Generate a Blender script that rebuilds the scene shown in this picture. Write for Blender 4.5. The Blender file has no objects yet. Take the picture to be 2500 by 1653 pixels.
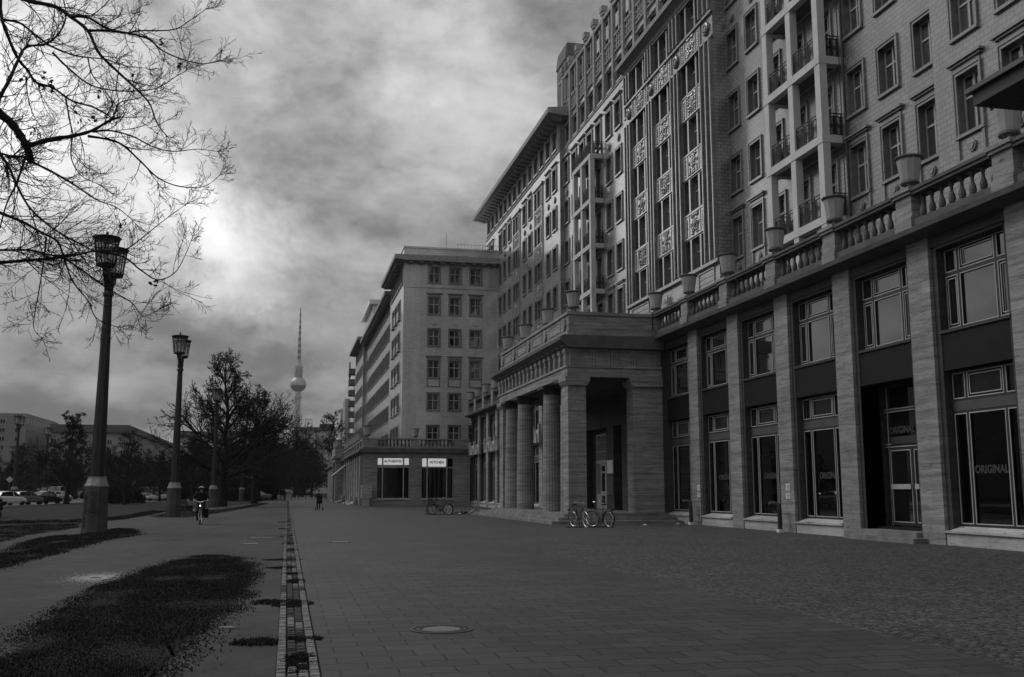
import bpy, bmesh, math, random
from mathutils import Vector, Matrix, noise as mnoise
R = math.radians
rng = random.Random(7)

# ------------------------------------------------------------------ camera, sky, sun, exposure
SC = bpy.context.scene
COL = SC.collection
FPX, CXP, CYP, HCAM = 2460.0, 1250.0, 826.5, 1.55
PITCH = math.atan(371.5 / FPX)
YAW = math.atan(549 * math.cos(PITCH) / FPX)
cam_d = bpy.data.cameras.new('camera')
cam = bpy.data.objects.new('camera', cam_d)
COL.objects.link(cam)
cam.location = (0, 0, HCAM)
cam.rotation_euler = (R(90) + PITCH, 0, -YAW)
cam_d.sensor_width = 36.0
cam_d.lens = 36.0 * FPX / 2500.0
cam_d.clip_start = 0.1
cam_d.clip_end = 6000
SC.camera = cam
SC.view_settings.view_transform = 'Standard'
SC.view_settings.look = 'None'
SC.view_settings.exposure = 0.0
SC.view_settings.gamma = 1.0
SC.render.resolution_x, SC.render.resolution_y = 1024, 677

SUN_AZ, SUN_EL = -60.0, 46.0          # degrees from the street axis (+y), negative = towards -x
W = bpy.data.worlds.new('World')
SC.world = W
W.use_nodes = True


def _fw():
    fw = Vector((math.sin(YAW) * math.cos(PITCH), math.cos(YAW) * math.cos(PITCH), math.sin(PITCH)))
    rt = Vector((math.cos(YAW), -math.sin(YAW), 0))
    return fw, rt, rt.cross(fw)


FW, RT, UP = _fw()


def ray(u, v):
    return FW * FPX + RT * (u - CXP) - UP * (v - CYP)


def gz(u, v, z=0.0):
    d = ray(u, v)
    t = (z - HCAM) / d.z
    return Vector((0, 0, HCAM)) + d * t


def gy(u, v, y):
    d = ray(u, v)
    return Vector((0, 0, HCAM)) + d * (y / d.y)


def gx(u, v, x):
    d = ray(u, v)
    return Vector((0, 0, HCAM)) + d * (x / d.x)


class NT:
    """small helper for node trees"""
    def __init__(self, nt):
        self.nt = nt

    def n(self, kind, **kw):
        nd = self.nt.nodes.new(kind)
        for k, v in kw.items():
            setattr(nd, k, v)
        return nd

    def l(self, a, b):
        self.nt.links.new(a, b)

    def math(self, op, a, b=None, clamp=False):
        nd = self.n('ShaderNodeMath', operation=op, use_clamp=clamp)
        for i, x in enumerate((a, b)):
            if x is None:
                continue
            if isinstance(x, (int, float)):
                nd.inputs[i].default_value = x
            else:
                self.l(x, nd.inputs[i])
        return nd.outputs[0]

    def vmath(self, op, a, b=None, out=0):
        nd = self.n('ShaderNodeVectorMath', operation=op)
        for i, x in enumerate((a, b)):
            if x is None:
                continue
            if isinstance(x, (tuple, list, Vector)):
                nd.inputs[i].default_value = tuple(x)
            else:
                self.l(x, nd.inputs[i])
        return nd.outputs[out]

    def noise(self, vec, scale, detail=4, rough=0.55, dist=0.0, out=0):
        nd = self.n('ShaderNodeTexNoise')
        nd.inputs['Scale'].default_value = scale
        nd.inputs['Detail'].default_value = detail
        nd.inputs['Roughness'].default_value = rough
        nd.inputs['Distortion'].default_value = dist
        if vec is not None:
            self.l(vec, nd.inputs['Vector'])
        return nd.outputs[out]

    def ramp(self, fac, stops, interp='LINEAR'):
        nd = self.n('ShaderNodeValToRGB')
        cr = nd.color_ramp
        cr.interpolation = interp
        while len(cr.elements) < len(stops):
            cr.elements.new(0.5)
        for e, (p, c) in zip(cr.elements, stops):
            e.position = p
            e.color = (c, c, c, 1)
        self.l(fac, nd.inputs[0])
        return nd.outputs[0]


def build_world():
    t = NT(W.node_tree)
    W.node_tree.nodes.clear()
    out = t.n('ShaderNodeOutputWorld')
    bg = t.n('ShaderNodeBackground')
    bg.inputs['Strength'].default_value = 0.1
    sky = t.n('ShaderNodeTexSky', sky_type='NISHITA')
    sky.sun_disc = False
    sky.sun_elevation = R(SUN_EL)
    sky.sun_rotation = R(SUN_AZ)
    sky.dust_density = 3.0
    bw = t.n('ShaderNodeRGBToBW')
    t.l(sky.outputs[0], bw.inputs[0])
    tc = t.n('ShaderNodeTexCoord')
    d = t.vmath('NORMALIZE', tc.outputs['Generated'])
    sep = t.n('ShaderNodeSeparateXYZ')
    t.l(d, sep.inputs[0])
    zz = t.math('MAXIMUM', sep.outputs[2], 0.0)
    den = t.math('ADD', zz, 0.13)
    px = t.math('DIVIDE', sep.outputs[0], den)
    py = t.math('DIVIDE', sep.outputs[1], den)
    cmb = t.n('ShaderNodeCombineXYZ')
    t.l(px, cmb.inputs[0])
    t.l(py, cmb.inputs[1])
    n1 = t.noise(cmb.outputs[0], 0.9, 10, 0.6, 0.25)
    st = t.n('ShaderNodeMapping')
    st.inputs['Scale'].default_value = (1, 1, 1.7)
    t.l(d, st.inputs['Vector'])
    n2 = t.noise(st.outputs[0], 5.5, 10, 0.56, 0.35)
    n3 = t.noise(st.outputs[0], 13.0, 8, 0.6, 0.2)
    wob = t.noise(d, 8.0, 9, 0.66, 0.2, out=1)
    wob = t.vmath('SUBTRACT', wob, (0.5, 0.5, 0.5))
    sc = t.n('ShaderNodeVectorMath', operation='SCALE')
    t.l(wob, sc.inputs[0])
    sc.inputs['Scale'].default_value = 0.2
    dw = t.vmath('NORMALIZE', t.vmath('ADD', d, sc.outputs[0]))
    # (u, v, angular half-width deg, amount): lighter and darker masses of the cloud deck
    D = 2500 / 2371.0
    blobs = [(400, 480, 3.2, 0.45), (300, 410, 3.2, 0.35), (500, 530, 3.2, 0.75), (580, 605, 2.4, 0.7), (440, 490, 2.6, 0.5), (630, 640, 2.0, 0.5), (-180, 330, 4.8, 1.9), (-460, 280, 4.2, 1.9), (60, 60, 4.5, 0.4), (120, 260, 5.5, 0.42),
             (30, 330, 5.0, 0.4), (250, 120, 5.0, 0.3), (740, 770, 2.2, 0.16), (930, 500, 4.0, 0.16), (1060, 150, 4.0, 0.4), (940, 130, 2.4, 0.3), (1230, 300, 4, 0.15),
             (1180, 230, 4.0, 0.14), (880, 130, 2.6, 0.14), (120, 820, 3.2, 0.2), (330, 850, 2.6, 0.16), (640, 90, 5.0, 0.12), (1000, 330, 3.0, 0.12),
             (830, 280, 4.0, -0.16), (720, 230, 3.0, -0.06), (600, 610, 1.6, -0.3), (590, 700, 3.0, -0.18), (420, 720, 3.4, -0.24), (80, 740, 4.2, -0.26),
             (60, 640, 3.0, -0.1), (640, 880, 4.0, -0.08), (150, 960, 5.0, -0.08), (680, 450, 3.0, -0.05)]
    acc = None
    for u, v, w, a in blobs:
        dv = ray(u * D, v * D).normalized()
        dot = t.vmath('DOT_PRODUCT', dw, dv, out=1)
        k = 1.0 / (1 - math.cos(R(w)))
        e = t.math('POWER', 2.71828, t.math('MULTIPLY', t.math('SUBTRACT', dot, 1.0), k))
        e = t.math('MULTIPLY', e, a)
        acc = e if acc is None else t.math('ADD', acc, e)
    base = t.math('ADD', t.math('MULTIPLY', n1, 1.0), t.math('ADD', t.math('MULTIPLY', n2, 2.1), t.math('MULTIPLY', n3, 1.5)))      # about 2.15
    puff = t.math('POWER', t.math('ABSOLUTE', t.math('SUBTRACT', t.noise(st.outputs[0], 9.0, 8, 0.58, 0.3), 0.5)), 0.6)
    base = t.math('ADD', base, t.math('MULTIPLY', t.math('SUBTRACT', puff, 0.16), 0.7))
    base = t.math('SUBTRACT', base, 1.36)
    fac = t.math('ADD', base, acc)
    fac = t.math('MAXIMUM', fac, t.math('ADD', 0.36, t.math('MULTIPLY', fac, 0.35)))
    fac = t.math('MULTIPLY', fac, t.ramp(sep.outputs[2], [(0.0, 0.62), (0.13, 0.74), (0.24, 0.96), (0.6, 1.0)]))
    mixn = t.math('MULTIPLY', bw.outputs[0], SKY_MIX)
    lum = t.math('MULTIPLY', fac, t.math('ADD', mixn, SKY_BASE))
    lum = t.math('MULTIPLY', lum, t.ramp(t.math('MULTIPLY', sep.outputs[1], -1.0), [(0.0, 0.5), (0.5, 0.85)]))  # unseen sky behind the camera, raised to brighten walls that face it
    lum = t.math('MULTIPLY', lum, 2.0)
    rgb = t.n('ShaderNodeCombineColor')
    for i in range(3):
        t.l(lum, rgb.inputs[i])
    t.l(rgb.outputs[0], bg.inputs['Color'])
    t.l(bg.outputs[0], out.inputs['Surface'])


SKY_MIX, SKY_BASE = 0.35, 2.9
build_world()

sun_d = bpy.data.lights.new('sun', 'SUN')
sun_d.energy = 1.1
sun_d.angle = R(35)
sun_d.color = (1.0, 1.0, 1.0)
sun = bpy.data.objects.new('sun', sun_d)
COL.objects.link(sun)
sdir = Vector((math.sin(R(SUN_AZ)) * math.cos(R(SUN_EL)), math.cos(R(SUN_AZ)) * math.cos(R(SUN_EL)), math.sin(R(SUN_EL))))
sun.rotation_euler = sdir.to_track_quat('Z', 'Y').to_euler()
sun['kind'] = 'helper'

# ------------------------------------------------------------------ materials (the photograph is black and white)
MATS = {}


def _base(name, rough=0.6, spec=0.5, metal=0.0):
    m = bpy.data.materials.new(name)
    m.use_nodes = True
    t = NT(m.node_tree)
    p = m.node_tree.nodes['Principled BSDF']
    p.inputs['Roughness'].default_value = rough
    p.inputs['Specular IOR Level'].default_value = spec
    p.inputs['Metallic'].default_value = metal
    MATS[name] = m
    return m, t, p


def _grey(t, p, val):
    c = t.n('ShaderNodeCombineColor')
    for i in range(3):
        t.l(val, c.inputs[i])
    t.l(c.outputs[0], p.inputs['Base Color'])


def _bump(t, p, h, strength=0.3, dist=0.02):
    b = t.n('ShaderNodeBump')
    b.inputs['Strength'].default_value = strength
    b.inputs['Distance'].default_value = dist
    t.l(h, b.inputs['Height'])
    t.l(b.outputs[0], p.inputs['Normal'])


def pos(t):
    return t.n('ShaderNodeNewGeometry').outputs['Position']


def mapped(t, vec, sx, sy, sz):
    m = t.n('ShaderNodeMapping')
    m.inputs['Scale'].default_value = (sx, sy, sz)
    t.l(vec, m.inputs['Vector'])
    return m.outputs[0]


def flat(name, v, rough=0.6, spec=0.5, metal=0.0, var=0.25, scale=3.0, bump=0.0, local=False):
    m, t, p = _base(name, rough, spec, metal)
    vec = t.n('ShaderNodeTexCoord').outputs['Object'] if local else pos(t)
    n = t.noise(vec, scale, 6, 0.6)
    _grey(t, p, t.ramp(n, [(0.25, v * (1 - var)), (0.75, v * (1 + var))]))
    if bump:
        _bump(t, p, t.noise(vec, scale * 12, 4, 0.6), bump, 0.01)
    return m


def wallcoord(t):
    """(x+y, z) of a wall that faces along x or y"""
    s = t.n('ShaderNodeSeparateXYZ')
    t.l(pos(t), s.inputs[0])
    c = t.n('ShaderNodeCombineXYZ')
    t.l(t.math('ADD', s.outputs[0], s.outputs[1]), c.inputs[0])
    t.l(s.outputs[2], c.inputs[1])
    return c.outputs[0]


def brick(t, vec, bw, bh, mortar, c1, c2, cm, offset=0.5):
    b = t.n('ShaderNodeTexBrick')
    b.offset = offset
    b.inputs['Scale'].default_value = 1.0
    b.inputs['Brick Width'].default_value = bw
    b.inputs['Row Height'].default_value = bh
    b.inputs['Mortar Size'].default_value = mortar
    b.inputs['Mortar Smooth'].default_value = 0.1
    for i, c in (('Color1', c1), ('Color2', c2), ('Mortar', cm)):
        b.inputs[i].default_value = (c, c, c, 1)
    t.l(vec, b.inputs['Vector'])
    return b


def tile(name, lo, hi, mort, bw=0.36, bh=0.193, rough=0.3, mortar=0.009, stain=0.3):
    m, t, p = _base(name, rough, 0.6)
    vec = wallcoord(t)
    b = brick(t, vec, bw, bh, mortar, lo, hi, mort)
    st = t.noise(mapped(t, pos(t), 0.55, 0.55, 0.07), 1.0, 6, 0.6)          # rain streaks
    st2 = t.noise(pos(t), 0.35, 4, 0.6)
    f = t.math('MULTIPLY', t.ramp(st, [(0.3, 1 - stain), (0.62, 1.0)]), t.ramp(st2, [(0.3, 0.85), (0.7, 1.08)]))
    sep = t.n('ShaderNodeSeparateColor')
    t.l(b.outputs['Color'], sep.inputs[0])
    _grey(t, p, t.math('MULTIPLY', sep.outputs[0], f))
    tl = t.noise(mapped(t, vec, 1 / bw, 1 / bh, 1), 1.0, 1, 0.4)
    wv = t.noise(pos(t), 2.2, 3, 0.5)
    h = t.math('ADD', t.math('MULTIPLY', b.outputs['Fac'], -0.6), t.math('ADD', t.math('MULTIPLY', wv, 1.0), t.math('MULTIPLY', tl, 0.35)))
    _bump(t, p, h, 0.25, 0.02)
    p.inputs['Coat Weight'].default_value = 1.0
    p.inputs['Coat Roughness'].default_value = 0.16
    p.inputs['Coat IOR'].default_value = 1.8
    rr = t.ramp(t.noise(pos(t), 0.8, 4, 0.6), [(0.35, rough - 0.08), (0.7, rough + 0.16)])
    t.l(rr, p.inputs['Roughness'])
    return m


def travertine(name, lo, hi, bw=1.5, bh=0.78, mortar=0.006, joint=0.5):
    m, t, p = _base(name, 0.7, 0.35)
    g = pos(t)
    st = t.noise(mapped(t, g, 0.5, 0.5, 7.0), 1.0, 9, 0.7, 0.5)
    pit = t.noise(mapped(t, g, 3.0, 3.0, 30.0), 1.0, 5, 0.7)
    big = t.noise(g, 0.5, 4, 0.6)
    v = t.ramp(st, [(0.28, lo), (0.5, (lo + hi) / 2), (0.72, hi)])
    v = t.math('MULTIPLY', v, t.ramp(pit, [(0.33, 0.22), (0.43, 1.0)]))
    v = t.math('MULTIPLY', v, t.ramp(big, [(0.3, 0.78), (0.7, 1.12)]))
    b = brick(t, wallcoord(t), bw, bh, mortar, 1.0, 0.9, joint)
    sep = t.n('ShaderNodeSeparateColor')
    t.l(b.outputs['Color'], sep.inputs[0])
    v = t.math('MULTIPLY', v, sep.outputs[0])
    _grey(t, p, v)
    _bump(t, p, t.math('ADD', t.math('MULTIPLY', pit, 0.8), t.math('MULTIPLY', st, 0.5)), 0.35, 0.015)
    return m


def dark_glass(name, v=0.012, rough=0.03):
    m, t, p = _base(name, rough, 0.5)
    p.inputs['IOR'].default_value = 1.8
    p.inputs['Coat Weight'].default_value = 1.0
    p.inputs['Coat Roughness'].default_value = 0.03
    n = t.noise(pos(t), 0.9, 2, 0.5)
    _grey(t, p, t.ramp(n, [(0.3, v * 0.6), (0.7, v * 1.5)]))
    _bump(t, p, t.noise(pos(t), 0.8, 2, 0.5), 0.06, 0.05)
    return m


def shop_glass(name):
    m = bpy.data.materials.new(name)
    m.use_nodes = True
    t = NT(m.node_tree)
    m.node_tree.nodes.clear()
    out = t.n('ShaderNodeOutputMaterial')
    tr = t.n('ShaderNodeBsdfTransparent')
    tr.inputs[0].default_value = (0.6, 0.6, 0.6, 1)
    gl = t.n('ShaderNodeBsdfGlossy')
    gl.inputs['Roughness'].default_value = 0.02
    gl.inputs['Color'].default_value = (0.9, 0.9, 0.9, 1)
    fr = t.n('ShaderNodeFresnel')
    fr.inputs['IOR'].default_value = 1.5
    b = t.n('ShaderNodeBump')
    b.inputs['Strength'].default_value = 0.04
    b.inputs['Distance'].default_value = 0.05
    t.l(t.noise(pos(t), 0.7, 2, 0.5), b.inputs['Height'])
    t.l(b.outputs[0], gl.inputs['Normal'])
    mx = t.n('ShaderNodeMixShader')
    t.l(t.math('MULTIPLY', fr.outputs[0], 1.4, True), mx.inputs[0])
    t.l(tr.outputs[0], mx.inputs[1])
    t.l(gl.outputs[0], mx.inputs[2])
    t.l(mx.outputs[0], out.inputs[0])
    MATS[name] = m
    return m


def emis(name, v, strength):
    m, t, p = _base(name, 0.5)
    p.inputs['Base Color'].default_value = (v, v, v, 1)
    p.inputs['Emission Color'].default_value = (1, 1, 1, 1)
    p.inputs['Emission Strength'].default_value = strength
    return m


tile('tile', 0.19, 0.245, 0.02, mortar=0.012)
tile('tile_grey', 0.48, 0.56, 0.10, bw=0.42, bh=0.23, rough=0.42)
tile('tile_trim', 0.13, 0.18, 0.02, bw=0.5, bh=0.42, rough=0.34, stain=0.35)
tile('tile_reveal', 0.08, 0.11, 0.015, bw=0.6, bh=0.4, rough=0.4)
tile('relief_dark', 0.09, 0.12, 0.03, bw=0.5, bh=0.5, rough=0.35)
tile('relief_tile', 0.34, 0.42, 0.06, bw=0.5, bh=0.5, rough=0.3, stain=0.3)
travertine('travertine', 0.10, 0.38)
travertine('travertine_shaded', 0.025, 0.065)  # dark stone, deepened in colour to carry the shade of portico and recesses
travertine('travertine_pale', 0.28, 0.5)
flat('cornice_stone', 0.08, 0.75, 0.4, var=0.4, scale=1.6, bump=0.2)
flat('black_granite', 0.008, 0.6, 0.2, var=0.5, scale=2.0)
flat('dark_frame', 0.03, 0.45, 0.4, var=0.2)
flat('grey_beam', 0.07, 0.5, 0.4, var=0.25)
flat('bright_trim', 0.36, 0.45, 0.4, var=0.15)
flat('white_sash', 0.34, 0.5, 0.5, var=0.2)
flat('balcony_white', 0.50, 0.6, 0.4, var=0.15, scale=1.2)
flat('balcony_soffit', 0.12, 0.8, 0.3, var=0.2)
flat('iron', 0.012, 0.5, 0.5, var=0.3)
flat('urn_glaze', 0.30, 0.5, 0.5, var=0.25, scale=1.5)
flat('urn_rim', 0.07, 0.6, 0.4, var=0.2)
flat('room_dark', 0.02, 0.9, 0.1, var=0.3)
flat('step_stone', 0.17, 0.8, 0.3, var=0.45, scale=1.3, bump=0.3)
flat('roof_metal', 0.10, 0.5, 0.5, var=0.3)
flat('eave_stone', 0.27, 0.7, 0.3, var=0.3)
flat('concrete', 0.15, 0.85, 0.3, var=0.35, scale=1.2, bump=0.25)
flat('lettering', 0.22, 0.6, 0.3, var=0.15)
flat('faint_letter', 0.04, 0.6, 0.3, var=0.15)
flat('black_ink', 0.015, 0.6, 0.3, var=0.1)
flat('white_card', 0.6, 0.6, 0.3, var=0.1)
dark_glass('pane_dark')
dark_glass('pane_curtain', 0.05, 0.06)
shop_glass('shop_glass')
emis('lamp_glow', 0.9, 6.0)
emis('sign_glow', 0.8, 0.34)
M = MATS


# ------------------------------------------------------------------ mesh helpers
class MB:
    def __init__(self):
        self.v, self.f, self.m = [], [], []
        self.mi = 0

    def add(self, vs, fs):
        o = len(self.v)
        self.v.extend(vs)
        self.f.extend([tuple(i + o for i in f) for f in fs])
        self.m.extend([self.mi] * len(fs))

    def box(self, x0, x1, y0, y1, z0, z1):
        if x0 > x1: x0, x1 = x1, x0
        if y0 > y1: y0, y1 = y1, y0
        if z0 > z1: z0, z1 = z1, z0
        self.add([(x0, y0, z0), (x1, y0, z0), (x1, y1, z0), (x0, y1, z0), (x0, y0, z1), (x1, y0, z1), (x1, y1, z1), (x0, y1, z1)],
                 [(0, 3, 2, 1), (4, 5, 6, 7), (0, 1, 5, 4), (1, 2, 6, 5), (2, 3, 7, 6), (3, 0, 4, 7)])
        return self

    def quad(self, a, b, c, d):
        self.add([tuple(a), tuple(b), tuple(c), tuple(d)], [(0, 1, 2, 3)])

    def wall(self, axis, pl, a0, a1, z0, z1, holes=()):
        """sheet with rectangular openings; faces -x (axis 'x') or -y (axis 'y')"""
        A = sorted({a0, a1, *[h[0] for h in holes if a0 < h[0] < a1], *[h[1] for h in holes if a0 < h[1] < a1]})
        Z = sorted({z0, z1, *[h[2] for h in holes if z0 < h[2] < z1], *[h[3] for h in holes if z0 < h[3] < z1]})
        for i in range(len(A) - 1):
            for j in range(len(Z) - 1):
                ca, cz = (A[i] + A[i + 1]) / 2, (Z[j] + Z[j + 1]) / 2
                if any(h[0] < ca < h[1] and h[2] < cz < h[3] for h in holes):
                    continue
                if axis == 'x':
                    self.quad((pl, A[i + 1], Z[j]), (pl, A[i], Z[j]), (pl, A[i], Z[j + 1]), (pl, A[i + 1], Z[j + 1]))
                else:
                    self.quad((A[i], pl, Z[j]), (A[i + 1], pl, Z[j]), (A[i + 1], pl, Z[j + 1]), (A[i], pl, Z[j + 1]))

    def ring(self, x0, x1, y0, y1, z0, z1, w):
        """rectangular frame in the y-z plane, between x0 and x1, bar width w (outer size given)"""
        self.box(x0, x1, y0, y1, z0, z0 + w)
        self.box(x0, x1, y0, y1, z1 - w, z1)
        self.box(x0, x1, y0, y0 + w, z0 + w, z1 - w)
        self.box(x0, x1, y1 - w, y1, z0 + w, z1 - w)

    def lathe(self, prof, n=16, c=(0, 0, 0), axis='z', mod=None, cap=True):
        vs, fs = [], []
        for r, h in prof:
            for k in range(n):
                a = 2 * math.pi * k / n
                rr = r * (mod(k) if mod else 1)
                if axis == 'z':
                    vs.append((c[0] + rr * math.cos(a), c[1] + rr * math.sin(a), c[2] + h))
                elif axis == 'x':
                    vs.append((c[0] + h, c[1] + rr * math.cos(a), c[2] + rr * math.sin(a)))
                else:
                    vs.append((c[0] + rr * math.sin(a), c[1] + h, c[2] + rr * math.cos(a)))
        for j in range(len(prof) - 1):
            for k in range(n):
                fs.append((j * n + k, j * n + (k + 1) % n, (j + 1) * n + (k + 1) % n, (j + 1) * n + k))
        if cap:
            fs.append(tuple(range(n - 1, -1, -1)))
            fs.append(tuple((len(prof) - 1) * n + k for k in range(n)))
        self.add(vs, fs)

    def tube(self, pts, rad, n=6, close=False):
        """round bar along a polyline; rad: number or list"""
        pts = [Vector(p) for p in pts]
        m = len(pts)
        if not isinstance(rad, (list, tuple)):
            rad = [rad] * m
        vs, fs = [], []
        prev = None
        for i, p in enumerate(pts):
            if close:
                d = pts[(i + 1) % m] - pts[i - 1]
            else:
                d = pts[min(i + 1, m - 1)] - pts[max(i - 1, 0)]
            if d.length < 1e-9:
                d = Vector((0, 0, 1))
            d.normalize()
            if prev is None:
                ref = Vector((0, 0, 1)) if abs(d.z) < 0.9 else Vector((1, 0, 0))
                s = d.cross(ref).normalized()
            else:
                s = prev - d * prev.dot(d)
                s = s.normalized() if s.length > 1e-6 else d.orthogonal().normalized()
            prev = s
            b = d.cross(s)
            for k in range(n):
                a = 2 * math.pi * k / n
                q = p + (s * math.cos(a) + b * math.sin(a)) * rad[i]
                vs.append((q.x, q.y, q.z))
        for i in range(m if close else m - 1):
            j = (i + 1) % m
            for k in range(n):
                fs.append((i * n + k, i * n + (k + 1) % n, j * n + (k + 1) % n, j * n + k))
        if not close:
            fs.append(tuple(range(n - 1, -1, -1)))
            fs.append(tuple((m - 1) * n + k for k in range(n)))
        self.add(vs, fs)

    def ball(self, c, rx, ry, rz, n=8, m=5):
        vs, fs = [], []
        for j in range(1, m):
            ph = math.pi * j / m
            for k in range(n):
                a = 2 * math.pi * k / n
                vs.append((c[0] + rx * math.sin(ph) * math.cos(a), c[1] + ry * math.sin(ph) * math.sin(a), c[2] + rz * math.cos(ph)))
        t = len(vs)
        vs += [(c[0], c[1], c[2] + rz), (c[0], c[1], c[2] - rz)]
        for j in range(m - 2):
            for k in range(n):
                fs.append((j * n + k, (j + 1) * n + k, (j + 1) * n + (k + 1) % n, j * n + (k + 1) % n))
        for k in range(n):
            fs.append((t, k, (k + 1) % n))
            fs.append((t + 1, (m - 2) * n + (k + 1) % n, (m - 2) * n + k))
        self.add(vs, fs)

    def prism(self, poly, a0, a1, axis='y'):
        """polygon in the plane across `axis`, extruded a0..a1. axis y: (x,z); x: (y,z); z: (x,y)"""
        n = len(poly)
        def P(p, a):
            return (p[0], a, p[1]) if axis == 'y' else ((a, p[0], p[1]) if axis == 'x' else (p[0], p[1], a))
        vs = [P(p, a0) for p in poly] + [P(p, a1) for p in poly]
        fs = [(i, (i + 1) % n, n + (i + 1) % n, n + i) for i in range(n)]
        fs += [tuple(range(n - 1, -1, -1)), tuple(range(n, 2 * n))]
        self.add(vs, fs)

    def mesh(self, name, mats, smooth=False):
        me = bpy.data.meshes.new(name)
        me.from_pydata(self.v, [], self.f)
        for mt in (mats if isinstance(mats, (list, tuple)) else [mats]):
            me.materials.append(mt)
        if any(self.m):
            me.polygons.foreach_set('material_index', self.m)
        if smooth:
            me.polygons.foreach_set('use_smooth', [True] * len(me.polygons))
        me.update()
        return me

    def build(self, name, mats, parent=None, loc=(0, 0, 0), rz=0.0, smooth=False):
        return put(self.mesh(name, mats, smooth), name, parent, loc, rz)


def put(me, name, parent=None, loc=(0, 0, 0), rz=0.0):
    o = bpy.data.objects.new(name, me)
    COL.objects.link(o)
    o.location = loc
    o.rotation_euler = (0, 0, rz)
    if parent is not None:
        o.parent = parent
    return o


def tag(o, label=None, cat=None, group=None, kind=None):
    if label: o['label'] = label
    if cat: o['category'] = cat
    if group: o['group'] = group
    if kind: o['kind'] = kind
    return o


def thing(name, label, cat, loc=(0, 0, 0), rz=0.0, group=None):
    o = bpy.data.objects.new(name, None)
    COL.objects.link(o)
    o.location = loc
    o.rotation_euler = (0, 0, rz)
    o.empty_display_size = 0.2
    return tag(o, label, cat, group)


def kids(o):
    return [c for c in bpy.data.objects if c.parent == o]


def copy_tree(o, label=None, loc=None, rz=None, parent=None, tree=None):
    c = o.copy()
    COL.objects.link(c)
    if parent is not None:
        c.parent = parent
    if label: c['label'] = label
    if loc is not None: c.location = loc
    if rz is not None: c.rotation_euler = (0, 0, rz)
    for ch in o.children:
        copy_tree(ch, parent=c)
    return c


def struct(o):
    o['kind'] = 'structure'
    return o


# ------------------------------------------------------------------ windows of the upper facades (local: outward = -x, along y, up z, origin at the sill centre)
PANES = {}


def sash_mesh(w, h, cols, transom, reveal=0.3, ring=True, pediment=False, panel=False, rosette=False, mull=0.0):
    mb = MB()
    hw = w / 2
    mb.mi = 0
    if ring:
        mb.box(-0.055, 0.0, -hw - 0.14, -hw, -0.0, h + 0.14)
        mb.box(-0.055, 0.0, hw, hw + 0.14, -0.0, h + 0.14)
        mb.box(-0.055, 0.0, -hw, hw, h, h + 0.14)
        mb.box(-0.09, 0.0, -hw - 0.16, -hw - 0.1, -0.0, h + 0.17)
        mb.box(-0.09, 0.0, hw + 0.1, hw + 0.16, -0.0, h + 0.17)
        mb.box(-0.09, 0.0, -hw - 0.1, hw + 0.1, h + 0.11, h + 0.17)
        mb.box(-0.12, 0.02, -hw - 0.17, hw + 0.17, -0.13, -0.01)
    if pediment:
        mb.box(-0.03, 0.0, -hw - 0.1, hw + 0.1, h + 0.17, h + 0.34)
        mb.box(-0.12, 0.0, -hw - 0.24, hw + 0.24, h + 0.34, h + 0.42)
        mb.box(-0.2, 0.0, -hw - 0.32, hw + 0.32, h + 0.42, h + 0.5)
    if panel:
        mb.box(-0.07, 0.0, -hw - 0.14, -hw - 0.03, -0.88, -0.135)
        mb.box(-0.07, 0.0, hw + 0.03, hw + 0.14, -0.88, -0.135)
        mb.box(-0.09, 0.0, -hw - 0.16, hw + 0.16, -0.98, -0.885)
    if rosette:
        for r, d in ((0.23, 0.07), (0.16, 0.1)):
            mb.lathe([(r, -d), (r, 0.0)], 14, (0, 0, -0.5), 'x')
    mb.mi = 1
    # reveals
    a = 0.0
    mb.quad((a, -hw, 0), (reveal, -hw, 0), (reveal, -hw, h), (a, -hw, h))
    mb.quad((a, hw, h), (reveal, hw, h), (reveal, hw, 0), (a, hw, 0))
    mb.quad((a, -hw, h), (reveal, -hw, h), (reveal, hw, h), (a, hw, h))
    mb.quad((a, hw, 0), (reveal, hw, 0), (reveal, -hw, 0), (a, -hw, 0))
    mb.mi = 2
    r0, r1 = reveal - 0.06, reveal
    mb.ring(r0, r1, -hw, hw, 0, h, 0.07)
    if transom:
        mb.box(r0 - 0.01, r1, -hw + 0.07, hw - 0.07, h * transom - 0.04, h * transom + 0.04)
    if cols > 1:
        for k in range(1, cols):
            y = -hw + w * k / cols
            mb.box(r0 - 0.012, r1, y - 0.045, y + 0.045, 0.07, h - 0.07)
    if mull:
        mb.mi = 0
        for y in (-hw + w * 0.27, hw - w * 0.27):
            mb.box(-0.02, reveal + 0.02, y - mull / 2, y + mull / 2, 0, h)
    return mb


def pane_mesh(w, h, reveal=0.3):
    mb = MB()
    mb.box(reveal - 0.025, reveal - 0.012, -w / 2 + 0.05, w / 2 - 0.05, 0.05, h - 0.05)
    return mb


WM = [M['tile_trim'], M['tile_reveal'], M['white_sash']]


class Win:
    def __init__(self, w, h, **kw):
        self.w, self.h = w, h
        self.me = sash_mesh(w, h, **kw).mesh('window', WM)
        rv = kw.get('reveal', 0.3)
        self.pd = pane_mesh(w, h, rv).mesh('pane', M['pane_dark'])
        self.pc = pane_mesh(w, h, rv).mesh('pane', M['pane_curtain'])

    def put(self, parent, loc, rz=0.0):
        o = put(self.me, 'window', parent, loc, rz)
        put(self.pc if rng.random() < 0.22 else self.pd, 'pane', o)
        return o

    def hole(self, a, z):
        return (a - self.w / 2, a + self.w / 2, z, z + self.h)


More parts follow.
